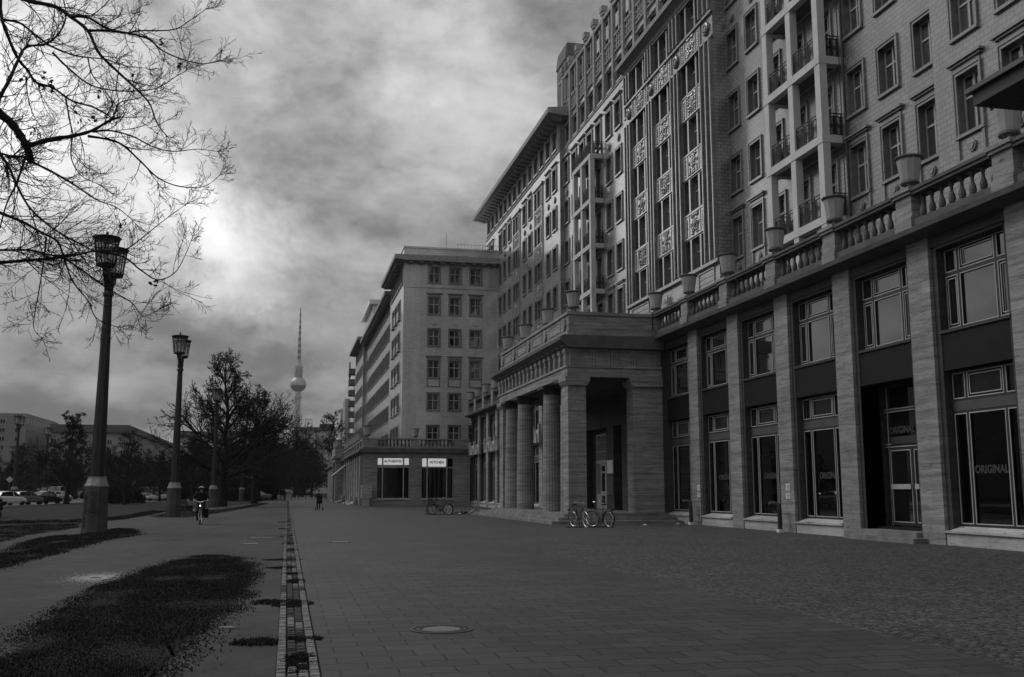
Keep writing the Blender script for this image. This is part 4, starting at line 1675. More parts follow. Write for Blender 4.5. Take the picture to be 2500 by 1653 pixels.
# ------------------------------------------------------------------ ground
def gravel_mat():
    m, t, p = _base('gravel', 0.9, 0.2)
    g = pos(t)
    fine = t.noise(g, 55, 3, 0.7)
    mid = t.noise(g, 2.2, 6, 0.65)
    big = t.noise(mapped(t, g, 0.35, 0.12, 1), 1.0, 4, 0.6)
    v = t.math('MULTIPLY', t.ramp(fine, [(0.3, 0.03), (0.7, 0.105)]), t.ramp(mid, [(0.3, 0.72), (0.65, 1.12)]))
    v = t.math('MULTIPLY', v, t.ramp(big, [(0.35, 0.75), (0.65, 1.15)]))
    leaf = t.n('ShaderNodeTexVoronoi')
    leaf.inputs['Scale'].default_value = 5.0
    t.l(g, leaf.inputs['Vector'])
    v = t.math('MULTIPLY', v, t.ramp(leaf.outputs['Distance'], [(0.03, 0.3), (0.06, 1.0)]))
    _grey(t, p, v)
    _bump(t, p, t.math('ADD', fine, t.math('MULTIPLY', mid, 0.8)), 0.5, 0.02)
    return m


def paving_mat(name, bw, bh, mortar, lo, hi, joint, rows_along_x=True, patch=0.25):
    m, t, p = _base(name, 0.62, 0.4)
    g = pos(t)
    wob = t.noise(g, 1.3, 3, 0.5, out=1)
    sc = t.n('ShaderNodeVectorMath', operation='SCALE')
    t.l(t.vmath('SUBTRACT', wob, (0.5, 0.5, 0.5)), sc.inputs[0])
    sc.inputs['Scale'].default_value = 0.03
    b = brick(t, t.vmath('ADD', g, sc.outputs[0]), bw, bh, mortar, lo, hi, joint)
    sep = t.n('ShaderNodeSeparateColor')
    t.l(b.outputs['Color'], sep.inputs[0])
    fine = t.noise(g, 70, 3, 0.7)
    big = t.noise(g, 0.28, 5, 0.6)
    mid = t.noise(g, 1.7, 5, 0.6)
    # joints are filled in places
    jm = t.ramp(mid, [(0.42, 0.0), (0.58, 1.0)])
    v = t.math('MULTIPLY', sep.outputs[0], t.ramp(fine, [(0.3, 0.5), (0.7, 1.5)]))
    v = t.math('MULTIPLY', v, t.ramp(big, [(0.3, 1 - patch), (0.7, 1 + patch * 0.6)]))
    v = t.math('MULTIPLY', v, t.ramp(mid, [(0.3, 0.85), (0.7, 1.1)]))
    _grey(t, p, v)
    h = t.math('ADD', t.math('MULTIPLY', t.math('MULTIPLY', b.outputs['Fac'], jm), -1.5), t.math('ADD', t.math('MULTIPLY', fine, 0.25), t.math('MULTIPLY', mid, 0.5)))
    _bump(t, p, h, 0.5, 0.02)
    return m


def mosaic_mat():
    m, t, p = _base('mosaic', 0.7, 0.4)
    g = pos(t)
    vo = t.n('ShaderNodeTexVoronoi', feature='DISTANCE_TO_EDGE')
    vo.inputs['Scale'].default_value = 14.0
    vo.inputs['Randomness'].default_value = 0.65
    t.l(g, vo.inputs['Vector'])
    vc = t.n('ShaderNodeTexVoronoi')
    vc.inputs['Scale'].default_value = 14.0
    vc.inputs['Randomness'].default_value = 0.65
    t.l(g, vc.inputs['Vector'])
    sep = t.n('ShaderNodeSeparateColor')
    t.l(vc.outputs['Color'], sep.inputs[0])
    st = t.ramp(sep.outputs[0], [(0.0, 0.025), (1.0, 0.115)])
    v = t.math('MULTIPLY', st, t.ramp(vo.outputs['Distance'], [(0.02, 0.25), (0.12, 1.0)]))
    big = t.noise(g, 0.4, 5, 0.6)
    v = t.math('MULTIPLY', v, t.ramp(big, [(0.3, 0.8), (0.7, 1.15)]))
    _grey(t, p, v)
    _bump(t, p, t.ramp(vo.outputs['Distance'], [(0.0, 0.0), (0.2, 1.0)]), 0.5, 0.02)
    return m


gravel_mat()
paving_mat('paving', 0.5, 0.33, 0.010, 0.037, 0.056, 0.006)
paving_mat('asphalt', 3.0, 5.0, 0.0, 0.05, 0.06, 0.05)
mosaic_mat()
flat('soil', 0.018, 0.95, 0.1, var=0.5, scale=1.5, bump=0.4)
flat('lawn', 0.018, 0.95, 0.15, var=0.5, scale=1.2, bump=0.6)
flat('blade', 0.014, 0.8, 0.2, var=0.6, scale=2.0)
flat('sett', 0.17, 0.75, 0.35, var=0.5, scale=6.0, bump=0.4)
flat('sett_dark', 0.05, 0.8, 0.3, var=0.5, scale=6.0, bump=0.4)
flat('kerb', 0.18, 0.8, 0.3, var=0.4)
flat('bark', 0.015, 0.9, 0.2, var=0.4, scale=6, local=True)
flat('twig', 0.012, 0.9, 0.2, var=0.3, local=True)
flat('dry_leaf', 0.02, 0.9, 0.2, var=0.5, local=True)
flat('iron_cover', 0.05, 0.45, 0.6, var=0.3, scale=20)
flat('cover_fill', 0.16, 0.7, 0.4, var=0.15, scale=12)
flat('dust', 0.33, 0.95, 0.1, var=0.3, scale=20)


def sheet(name, poly, z, mat, kind='structure', hole=None):
    mb = MB()
    mb.add([(p[0], p[1], z) for p in poly], [tuple(range(len(poly)))])
    me = mb.mesh(name, mat)
    if me.polygons[0].normal.z < 0:
        me.flip_normals()
    o = put(me, name)
    o['kind'] = kind
    return o


sheet('ground', [(-1500, -150), (1500, -150), (1500, 2400), (-1500, 2400)], -0.006, M['soil'])
sheet('gravel_path', [(-9.4, -2), (-0.05, -2), (-0.05, 420), (-3.5, 420), (-3.5, 130), (-9.0, 84), (-9.4, 50)], 0.0, M['gravel'])
sheet('pavement', [(0.34, -2), (6.42, -2), (6.42, 42.9), (18.6, 42.9), (18.6, 104.5), (7.6, 104.5), (7.6, 420), (0.34, 420)], 0.0, M['paving'])
sheet('mosaic_paving', [(6.42, -8), (18.8, -8), (18.8, 42.9), (6.42, 42.9)], 0.0, M['mosaic'])
sheet('pavement_end', [(-0.05, 172), (0.34, 172), (0.34, 420), (-0.05, 420)], -0.001, M['paving'])
road = sheet('road', [(-44, 20), (-25.6, 20), (-25.6, 150), (-12, 152), (-12, 420), (-44, 420)], -0.002, M['asphalt'])
kb = MB()
kb.box(-25.75, -25.5, 20, 150, -0.05, 0.1)
o = kb.build('kerb', M['kerb'])
o['kind'] = 'structure'


def curve_poly(pts, n=6):
    out = []
    m = len(pts)
    for i in range(m):
        p0, p1, p2, p3 = pts[i - 1], pts[i], pts[(i + 1) % m], pts[(i + 2) % m]
        for k in range(n):
            t = k / n
            out.append(tuple(0.5 * ((2 * p1[j]) + (-p0[j] + p2[j]) * t + (2 * p0[j] - 5 * p1[j] + 4 * p2[j] - p3[j]) * t * t + (-p0[j] + 3 * p1[j] - 3 * p2[j] + p3[j]) * t ** 3) for j in range(2)))
    return out


def inside(x, y, poly):
    c = False
    j = len(poly) - 1
    for i in range(len(poly)):
        if ((poly[i][1] > y) != (poly[j][1] > y)) and (x < (poly[j][0] - poly[i][0]) * (y - poly[i][1]) / (poly[j][1] - poly[i][1]) + poly[i][0]):
            c = not c
        j = i
    return c


def blades(name, poly, count, h=(0.03, 0.09), mat='blade', rag=0.12):
    r = random.Random(name + str(count))
    xs, ys = [p[0] for p in poly], [p[1] for p in poly]
    mb = MB()
    n = 0
    while n < count:
        x, y = r.uniform(min(xs) - rag, max(xs) + rag), r.uniform(min(ys) - rag * 2, max(ys) + rag * 2)
        jx, jy = x + r.gauss(0, rag), y + r.gauss(0, rag)
        if not inside(jx, jy, poly):
            continue
        dens = mnoise.noise(Vector((x * 1.4, y * 0.7, 0)))
        if r.random() > 0.75 + 0.9 * dens:
            continue
        n += 1
        a = r.random() * 6.283
        hh = r.uniform(*h) * (1.0 + 0.8 * dens)
        w = 0.006 + 0.008 * r.random()
        l = r.uniform(0.2, 1.1) * hh
        cx, cy = math.cos(a), math.sin(a)
        mb.add([(x - cy * w, y + cx * w, 0.0), (x + cy * w, y - cx * w, 0.0), (x + cx * l, y + cy * l, hh)], [(0, 1, 2)])
    o = mb.build(name, M[mat])
    o['kind'] = 'stuff'
    return o


DSP = 2500 / 2371.0


def px(pts, s=DSP, ox=0, oy=0):
    return [tuple(gz(ox + a * s, oy + b * s)[:2]) for a, b in pts]


GMAIN = px([(430, 1290), (520, 1287), (575, 1305), (592, 1335), (570, 1375), (540, 1410), (480, 1445), (440, 1490), (400, 1540), (250, 1600), (0, 1640), (-60, 1570), (60, 1480), (130, 1420), (200, 1380), (250, 1350), (330, 1325), (400, 1305)])
GLEFT = px([(-60, 1330), (60, 1300), (160, 1275), (230, 1255), (290, 1244), (322, 1238), (300, 1224), (250, 1227), (200, 1237), (120, 1242), (60, 1257), (0, 1280), (-60, 1290)])
GSTRIP = px([(200, 580), (600, 568), (1000, 562), (1100, 600), (800, 655), (400, 715), (90, 790), (-300, 860), (-300, 640), (60, 590)], 1 / 5.65, 0, 1180)
LAWN = px([(-900, 575), (0, 560), (700, 548), (1100, 540), (1450, 520), (1700, 500), (2000, 450), (2280, 390)], 1 / 5.65, 0, 1180) + [(-8.95, 72.6), (-8.9, 84), (-8.3, 100), (-6, 118), (-4.5, 150), (-25.5, 150), (-25.5, 30)]
GLAMP = px([(350, 1197), (380, 1189), (430, 1186), (540, 1176), (580, 1169), (610, 1165), (615, 1168), (520, 1186), (440, 1197), (400, 1199)])
for nm, poly, z in (('lawn', LAWN, 0.004),):
    sheet(nm, poly, z, M['lawn'])
for poly in (GMAIN, GLEFT, GSTRIP, GLAMP):
    cp_ = curve_poly(poly, 14)
    mx_, my_ = sum(p[0] for p in cp_) / len(cp_), sum(p[1] for p in cp_) / len(cp_)
    rg_ = random.Random(3)
    sheet('grass_soil', [(mx_ + (x - mx_) * 0.93 + rg_.gauss(0, 0.035), my_ + (y - my_) * 0.96 + rg_.gauss(0, 0.06)) for x, y in cp_], 0.004, M['soil'])
blades('grass', curve_poly(GMAIN), 110000, (0.008, 0.028), rag=0.17)
blades('grass', curve_poly(GLEFT), 30000, (0.02, 0.06))
blades('grass', curve_poly(GSTRIP), 15000, (0.02, 0.05))
blades('grass', curve_poly(GLAMP), 9000, (0.03, 0.08))
edge = [p for p in LAWN[:8]] + [(x - 1.2, y + 3.2) for x, y in reversed(LAWN[:8])]
blades('grass', edge, 16000, (0.04, 0.12))

# drain of setts between gravel and slabs
r = random.Random(4)
mb = MB()
y = 4.0
while y < 170:
    step = 0.075 + 0.03 * r.random()
    for c in range(4):
        x0 = -0.045 + 0.095 * c
        if c in (1, 2) and r.random() < 0.25:
            continue
        mb.mi = 1 if (c in (1, 2) and mnoise.noise(Vector((c * 3.0, y * 0.6, 2))) < 0.12) else 0
        if mb.mi == 0 and mnoise.noise(Vector((c * 5.0, y * 0.45, 7))) < -0.35:
            mb.mi = 1
        a = 0.004 * r.random()
        zt = 0.012 + 0.016 * r.random() - (0.012 if c in (1, 2) else 0)
        x1, q0, q1 = x0 + 0.083 + a, y + 0.008 * r.random(), y + step - 0.008
        sk = 0.008 * (r.random() - 0.5)
        mb.add([(x0, q0, -0.01), (x1, q0, -0.01), (x1, q1, -0.01), (x0, q1, -0.01), (x0 + .008, q0 + .008 + sk, zt), (x1 - .008, q0 + .008, zt + sk), (x1 - .008, q1 - .008 + sk, zt), (x0 + .008, q1 - .008, zt)],
               [(4, 5, 6, 7), (0, 1, 5, 4), (1, 2, 6, 5), (2, 3, 7, 6), (3, 0, 4, 7)])
    y += step if y < 60 else step
o = mb.build('drain_channel', [M['sett'], M['sett_dark']])
o['kind'] = 'structure'
for (y, x0, x1, d, n) in ((23.9, -0.45, 0.42, 0.5, 1500), (21.4, -0.35, 0.2, 0.6, 900), (19.75, 0.0, 0.32, 0.4, 900), (18.2, 0.05, 0.3, 0.6, 700), (14.6, -0.12, 0.36, 0.75, 3200), (14.9, -0.4, 0.0, 0.5, 900), (11.2, 0.02, 0.36, 0.25, 900), (9.6, 0.02, 0.3, 0.9, 2600), (27.5, 0, 0.3, 0.4, 500), (31, -.1, .3, .5, 500), (36, -.2, .3, .6, 500), (43, -.3, .3, .8, 500), (52, -.4, .35, .8, 500), (11.0, -0.45, -0.02, 0.4, 900)):
    blades('grass', curve_poly([((x0 + x1) / 2 + (x1 - x0) / 2 * math.cos(a) * r.uniform(0.6, 1.15), y + d / 2 * math.sin(a) * r.uniform(0.6, 1.2)) for a in [k * 0.785 for k in range(8)]]), n, (0.012, 0.035), rag=0.06)


# covers, plates and dust
def disc(name, x, y, radii, label, cat, mats):
    mb = MB()
    for i, (r0, r1, z, mi) in enumerate(radii):
        mb.mi = mi
        mb.lathe([(r1, -0.005), (r1, z), (max(r0, 0.001), z)], 48, (x, y, 0), cap=False)
    return tag(mb.build(name, mats), label, cat)


disc('manhole_cover', 1.75, 11.62, [(0.0, 0.215, 0.012, 1), (0.215, 0.25, 0.004, 2), (0.25, 0.285, 0.013, 0), (0.285, 0.32, 0.004, 2), (0.32, 0.355, 0.012, 0)], 'round iron manhole cover with concrete centre in the slab paving', 'manhole cover', [M['iron_cover'], M['cover_fill'], M['iron']])
for (x, y, w, d, s) in ((-0.62, 12.3, 0.16, 0.12, 'small iron valve cover in the gravel beside the drain'), (1.62, 31.7, 0.5, 0.5, 'square inspection cover set in the distant slab paving'), (-1.0, 31.2, 0.4, 0.5, 'rectangular plate in the gravel left of the drain, nearer one'), (-0.75, 35.2, 0.8, 0.35, 'long pale plate in the gravel left of the drain, farther one')):
    mb = MB()
    mb.mi = 0
    mb.box(x - w / 2, x + w / 2, y - d / 2, y + d / 2, -0.01, 0.012)
    mb.mi = 1
    mb.box(x - w / 2 - 0.06, x + w / 2 + 0.06, y - d / 2 - 0.06, y + d / 2 + 0.06, -0.01, 0.006)
    tag(mb.build('cover_plate', [M['cover_fill'], M['gravel']]), s, 'cover')
mb = MB()
r = random.Random(9)
for k in range(2600):
    a, q = r.random() * 6.283, abs(r.gauss(0.16, 0.22))
    x, y = -3.3 + math.cos(a) * q * 1.0, 19.75 + math.sin(a) * q * 2.2
    s = 0.006 + 0.016 * r.random()
    mb.add([(x - s, y - s, 0.005), (x + s, y - s * 0.6, 0.006), (x + s * 0.5, y + s, 0.008)], [(0, 1, 2)])
o = mb.build('white_sand', M['dust'])
o['kind'] = 'stuff'
disc('drain_hole', -3.31, 19.7, [(0.0, 0.07, 0.012, 1), (0.07, 0.1, 0.014, 0)], 'small round drain hole in a patch of pale sand on the gravel', 'drain', [M['iron_cover'], M['black_granite']])
for i, (x, y, s) in enumerate(((16.9, 46.4, 'first scrap below the portico steps'), (17.3, 46.9, 'second scrap nearest the portico corner'), (18.0, 45.3, 'scrap before the plinth left of the standpipe'), (15.9, 44.0, 'lone scrap on the mosaic before the steps'))):
    mb = MB()
    mb.ball((0, 0, 0.03), 0.07 + 0.02 * (i % 2), 0.05, 0.03, 6, 4)
    mb.box(-0.14, 0.02, -0.05, 0.05, 0, 0.012)
    tag(mb.build('litter', M['white_card'], None, (x, y, 0)), 'white litter, ' + s, 'litter', 'white litter by the steps')


# ------------------------------------------------------------------ street lamps with two lanterns
def lantern_mat():
    m = bpy.data.materials.new('lantern_glass')
    m.use_nodes = True
    t = NT(m.node_tree)
    m.node_tree.nodes.clear()
    out = t.n('ShaderNodeOutputMaterial')
    a = t.n('ShaderNodeBsdfTransparent')
    a.inputs[0].default_value = (0.75, 0.75, 0.75, 1)
    b = t.n('ShaderNodeBsdfTranslucent')
    b.inputs[0].default_value = (0.75, 0.75, 0.75, 1)
    mx = t.n('ShaderNodeMixShader')
    n = t.noise(pos(t), 4.0, 3, 0.5)
    t.l(t.ramp(n, [(0.3, 0.12), (0.7, 0.4)]), mx.inputs[0])
    t.l(a.outputs[0], mx.inputs[1])
    t.l(b.outputs[0], mx.inputs[2])
    t.l(mx.outputs[0], out.inputs[0])
    M['lantern_glass'] = m


lantern_mat()
flat('lamp_post', 0.018, 0.6, 0.4, var=0.35, scale=3)
flat('lamp_base', 0.06, 0.85, 0.3, var=0.45, scale=2.0, bump=0.25)
flat('lamp_cap', 0.22, 0.45, 0.5, var=0.4, scale=3)


def lamp_proto():
    T = thing('street_lamp', 'x', 'street lamp')
    b = MB()
    b.lathe([(0.47, 0), (0.42, 1.66), (0.40, 1.70)], 8)
    b.build('pedestal', M['lamp_base'], T).rotation_euler = (0, 0, R(22.5))
    c = MB()
    c.lathe([(0.44, 1.7), (0.44, 1.76), (0.40, 1.78), (0.33, 2.0), (0.34, 2.05), (0.3, 2.06)], 8)
    c.build('pedestal_cap', M['lamp_cap'], T).rotation_euler = (0, 0, R(22.5))
    p = MB()
    p.lathe([(0.27, 2.04), (0.15, 8.95)], 8)
    p.build('post', M['lamp_post'], T).rotation_euler = (0, 0, R(22.5))
    h = MB()
    h.lathe([(0.2, 8.9), (0.2, 9.0), (0.16, 9.05), (0.18, 9.3), (0.15, 9.55), (0.2, 9.62), (0.17, 9.75)], 12)
    h.prism([(0.25, 9.3), (0.95, 9.55), (0.95, 9.72), (-0.95, 9.72), (-0.95, 9.55), (-0.25, 9.3)], -0.1, 0.1, 'x')
    for s in (-1, 1):
        h.ball((0, s * 0.34, 9.28), 0.1, 0.14, 0.14, 8, 5)
        h.ball((0, s * 0.6, 9.45), 0.08, 0.12, 0.1, 8, 5)
        h.lathe([(0.1, 9.72), (0.1, 9.82)], 8, (0, s * 0.95, 0))
    h.build('bracket', M['iron'], T)
    gl = MB()
    gl.lathe([(0.31, 9.95), (0.43, 10.86)], 10, cap=False)
    glm = gl.mesh('lantern_pane', M['lantern_glass'])
    fr = MB()
    fr.lathe([(0.12, 9.78), (0.33, 9.84), (0.35, 9.9), (0.33, 9.95)], 20)
    fr.lathe([(0.45, 10.84), (0.5, 10.9), (0.52, 10.93), (0.48, 10.96), (0.12, 11.0), (0.05, 11.02), (0.05, 11.16), (0.0, 11.18)], 20)
    fr.lathe([(0.43, 10.6), (0.435, 10.62), (0.43, 10.64)], 20, cap=False)
    for k in range(10):
        a = 2 * math.pi * k / 10
        ca, sa = math.cos(a), math.sin(a)
        fr.tube([(0.325 * ca, 0.325 * sa, 9.93), (0.445 * ca, 0.445 * sa, 10.87)], 0.021, 4)
    frm = fr.mesh('lantern', M['iron'])
    for s in (-1, 1):
        o = put(frm, 'lantern', T, (0, s * 0.95, 0))
        put(glm, 'lantern_pane', o)
    return T


LAMP = lamp_proto()
spots = [(-6.9, 40.2, 'nearest lamp, graffiti on its concrete pedestal beside the dark grass strip'), (-6.72, 65.1, 'second lamp of the path, beside the fork of the lawn path'), (-6.7, 98.5, 'third lamp, in front of the big bare tree'),
         (-6.5, 155, 'distant lamp standing beyond the big bare trees'), (-4.6, 178, 'far lamp where the path narrows between trees'), (-33.6, 139, 'lamp across the parked cars, at the left edge before the slab block'),
         (-35.5, 164, 'lamp across the road before the dark trees, second from the left edge'), (-58, 236, 'tiny far lamp before the dark trees, below the slab block'), (-58, 262, 'tiny far lamp before the dark trees, nearer the first lamp')]
for i, (x, y, s) in enumerate(spots):
    o = LAMP if i == 0 else copy_tree(LAMP)
    o.location = (x, y, 0)
    o['label'] = 'street lamp, ' + s
    o['group'] = 'double lantern street lamps'
# graffiti on the nearest pedestal (local x,z strokes on the two faces towards the camera)
g = MB()
def stroke(pts, ang, dist):
    ca, sa = math.cos(ang), math.sin(ang)
    out = []
    for a, z in pts:
        d = dist - z * 0.03
        out.append((ca * d - sa * a, sa * d + ca * a, z))
    g.tube(out, 0.014, 5)
A1, A2 = R(-90), R(-135)
for (cx, cz, rx, rz) in ((0, 1.42, 0.07, 0.1), (0.02, 1.2, 0.08, 0.09), (0.0, 0.98, 0.06, 0.08), (0.03, 0.8, 0.09, 0.06)):
    stroke([(cx + rx * math.cos(t * 0.7), cz + rz * math.sin(t * 0.7)) for t in range(9)], A1, 0.44)
stroke([(-0.1, 0.72), (0.02, 0.78), (0.1, 0.66), (-0.05, 0.6)], A1, 0.44)
for (cx, cz, rx, rz) in ((0, 1.3, 0.06, 0.12), (-0.02, 0.5, 0.05, 0.12)):
    stroke([(cx + rx * math.cos(t * 0.7), cz + rz * math.sin(t * 0.7)) for t in range(9)], A2, 0.44)
stroke([(0.08, 1.55), (-0.02, 1.4), (0.05, 1.12), (-0.06, 0.95), (0.08, 0.9), (-0.06, 0.75), (0.05, 0.7)], A2, 0.44)
stroke([(-0.08, 0.35), (-0.02, 0.2), (0.06, 0.42)], A2, 0.44)
g.build('graffiti', M['black_ink'], LAMP)


# ------------------------------------------------------------------ bare trees
def catmull(pts, n=5):
    P_ = [pts[0]] + list(pts) + [pts[-1]]
    out = []
    for i in range(1, len(P_) - 2):
        p0, p1, p2, p3 = P_[i - 1], P_[i], P_[i + 1], P_[i + 2]
        for k in range(n):
            t = k / n
            out.append(0.5 * ((2 * p1) + (p2 - p0) * t + (2 * p0 - 5 * p1 + 4 * p2 - p3) * t * t + (-p0 + 3 * p1 - 3 * p2 + p3) * t ** 3))
    out.append(pts[-1].copy())
    return out


def rvec(r):
    while True:
        v = Vector((r.uniform(-1, 1), r.uniform(-1, 1), r.uniform(-1, 1)))
        if 0.05 < v.length < 1:
            return v.normalized()


def grow(mb, r, p, d, L, rad, lvl, cfg, ends=None):
    """one branch and its twigs"""
    n = cfg['seg'][min(lvl, len(cfg['seg']) - 1)]
    pts, q, dd = [p.copy()], p.copy(), d.normalized()
    for i in range(n):
        dd = (dd + rvec(r) * cfg['wob'] + Vector((0, 0, cfg['up'][min(lvl, len(cfg['up']) - 1)]))).normalized()
        q = q + dd * (L / n)
        pts.append(q.copy())
    tip = max(rad * 0.35, cfg['rmin'])
    mb.tube(pts, [rad + (tip - rad) * i / n for i in range(n + 1)], 5 if lvl < 2 else 3)
    if lvl >= cfg['max']:
        if ends is not None:
            ends.append(pts[-1])
        return
    k = cfg['kids'][lvl]
    for j in range(k):
        f = cfg['from'] + (1 - cfg['from']) * (j + r.random()) / k
        i = min(int(f * n), n - 1)
        b = pts[i].lerp(pts[i + 1], f * n - i)
        ax = (pts[i + 1] - pts[i]).normalized()
        s = rvec(r)
        s = (s - ax * s.dot(ax)).normalized()
        ang = R(r.uniform(*cfg['ang']))
        nd = ax * math.cos(ang) + s * math.sin(ang)
        grow(mb, r, b, nd, L * cfg['len'] * r.uniform(0.65, 1.15) * (1.15 - 0.5 * f), max(rad * cfg['rad'] * (1.1 - 0.5 * f), cfg['rmin']), lvl + 1, cfg, ends)


def tree_meshes(seed, H, spread, trunk_h, rt, dense=1.0, leafy=False, rmin=0.014):
    r = random.Random(seed)
    tm, cm = MB(), MB()
    cfg = dict(seg=[6, 5, 4, 3, 3], wob=0.16, up=[0.10, 0.06, 0.05, 0.04], kids=[int(7 * dense), int(6 * dense), 5, 4], ang=(28, 62), len=0.58, rad=0.55, rmin=rmin, max=4, **{'from': 0.22})
    ends = []
    pts = [Vector((0, 0, 0))]
    n = 10
    for i in range(n):
        pts.append(Vector((r.gauss(0, 0.08) * i ** 0.5, r.gauss(0, 0.08) * i ** 0.5, H * 0.86 * (i + 1) / n)))
    tm.tube(pts, [rt * (1.25 if i == 0 else 1) * (1 - 0.93 * (i / n) ** 0.9) + 0.015 for i in range(n + 1)], 9)
    zs = trunk_h
    k = int(19 * dense)
    for j in range(k):
        f = j / (k - 1)
        z = trunk_h + (H * 0.84 - trunk_h) * f
        i = min(int(z / (H * 0.86) * n), n - 1)
        b = pts[i].lerp(pts[i + 1], z / (H * 0.86) * n - i)
        a = j * 2.4 + r.random()
        el = R(12 + 48 * f + r.uniform(-8, 10))
        L = spread * (1 - 0.55 * f) * (0.55 + 0.45 * math.sin(math.pi * min(1, f * 1.3 + 0.25))) * r.uniform(0.8, 1.1)
        grow(cm, r, b, Vector((math.cos(a) * math.cos(el), math.sin(a) * math.cos(el), math.sin(el))), L, rt * 0.42 * (1 - 0.7 * f), 1, cfg, ends)
    lm = None
    if leafy:
        lm = MB()
        for e in ends:
            if r.random() < 0.5:
                for q in range(2):
                    c = e + rvec(r) * 0.12
                    u, v = rvec(r) * 0.09, rvec(r) * 0.09
                    lm.quad(c - u, c - v, c + u, c + v)
    return tm.mesh('trunk', M['bark']), cm.mesh('crown', M['twig']), (lm.mesh('leaves', M['dry_leaf']) if lm else None)


TREES = [tree_meshes(3, 15.2, 7.8, 2.6, 0.42, 1.6, rmin=0.02), tree_meshes(11, 14.0, 7.2, 2.8, 0.36, 1.5, rmin=0.02), tree_meshes(29, 10.5, 4.8, 1.6, 0.26, 1.2, True), tree_meshes(41, 8.0, 4.8, 0.8, 0.16, 1.2), tree_meshes(57, 14.0, 5.6, 1.4, 0.35, 1.35, rmin=0.024)]
TN = [0]


def tree(kind, x, y, label, group, s=1.0, rz=None):
    t_, c_, l_ = TREES[kind]
    T = thing('bare_tree', label, 'tree', (x, y, 0), rng.random() * 6.28 if rz is None else rz, group)
    T.scale = (s, s, s * rng.uniform(0.95, 1.05))
    put(t_, 'trunk', T)
    c = put(c_, 'crown', T)
    if l_:
        put(l_, 'leaves', c)
    return T


tree(0, -6.2, 104, 'tallest bare tree with rounded crown behind the third lamp', None, 1.0, 0.4)
tree(1, -3.9, 128, 'broad bare tree just right of the tallest one', None, 1.03, 2.0)
tree(2, -25.2, 128, 'bare tree with clinging dry leaves behind the nearest lamp', None, 1.1)
tree(3, -17.6, 120, 'small spreading bare tree on the lawn between the first two lamps', None, 1.05)
tree(3, -21.5, 150, 'low bare tree behind the lawn, left of the small spreading one', None, 1.1)
gnarl = tree(3, 8.2, 206, 'gnarled bare tree beside the far end of the restaurant arcade', None, 2.1)
r = random.Random(77)
i = 0
for (xa, xb, ya, yb, n, ks) in ((-84, -40, 165, 260, 24, (4, 3, 4)), (-40, -20, 178, 260, 12, (4, 3, 4)), (-20, -8, 150, 260, 14, (1, 3, 4)), (-8, -2.5, 165, 330, 14, (0, 4, 4)), (0.5, 6.5, 235, 400, 12, (1, 4)), (-16, 2, 340, 460, 12, (1, 4))):
    for k in range(n):
        q = ks[k % len(ks)]
        yy = r.uniform(ya, yb)
        zt = 1.55 + (r.uniform(78, 112) if xa < -20 else r.uniform(95, 135)) * yy / 2460
        tree(q, r.uniform(xa, xb), yy, 'bare tree in the dark rows beyond the lawn and along the avenue', 'far rows of bare trees', min(1.5, zt / (15.2, 14, 10.5, 8, 14)[q]))


def shrub_mesh(seed, w, d, h, n):
    r = random.Random(seed)
    mb = MB()
    for k in range(n):
        a, b = r.random() * 6.283, math.acos(r.uniform(0, 1))
        q = r.random() ** 0.35
        lump = 0.8 + 0.35 * mnoise.noise(Vector((math.cos(a) * 2, math.sin(a) * 2, b * 2 + seed)))
        c = Vector((w / 2 * q * math.sin(b) * math.cos(a) * lump, d / 2 * q * math.sin(b) * math.sin(a) * lump, h * q * math.cos(b) * lump + 0.1))
        u, v = rvec(r) * 0.14, rvec(r) * 0.09
        mb.quad(c - u, c - v, c + u, c + v)
    st = MB()
    for k in range(16):
        a = r.random() * 6.283
        st.tube([(0.2 * math.cos(a), 0.2 * math.sin(a), 0), (w * 0.3 * math.cos(a), d * 0.3 * math.sin(a), h * r.uniform(0.5, 0.9))], [0.035, 0.012], 4)
    return mb.mesh('foliage', M['dry_leaf']), st.mesh('stem', M['twig'])


SHR = [shrub_mesh(1, 5.5, 3.0, 1.7, 5200), shrub_mesh(2, 4.5, 4.0, 3.4, 5200), shrub_mesh(6, 3.4, 3.0, 2.2, 4200)]


def shrub(k, x, y, label, s=1.0, group=None):
    T = thing('shrub', label, 'shrub', (x, y, 0), rng.random() * 6 if k else 0, group)
    T.scale = (s, s, s)
    put(SHR[k][0], 'foliage', T)
    put(SHR[k][1], 'stem', T)
    return T


shrub(0, -20.2, 131, 'long low dark hedge on the lawn right of the nearest lamp', 1.5)
shrub(2, -17.0, 63, 'dark rounded shrub at the left edge of the lawn', 0.9)
shrub(1, -20.2, 68, 'tall dark shrub cut off by the left edge', 1.3)
for k in range(40):
    shrub(1 if k % 3 else 2, r.uniform(-78, -9) if k < 30 else r.uniform(-12, -3.5), r.uniform(165, 250) if k < 30 else r.uniform(150, 260), 'dark shrub in the undergrowth beneath the far rows of trees', r.uniform(1.0, 1.7), 'shrubs under the far trees')


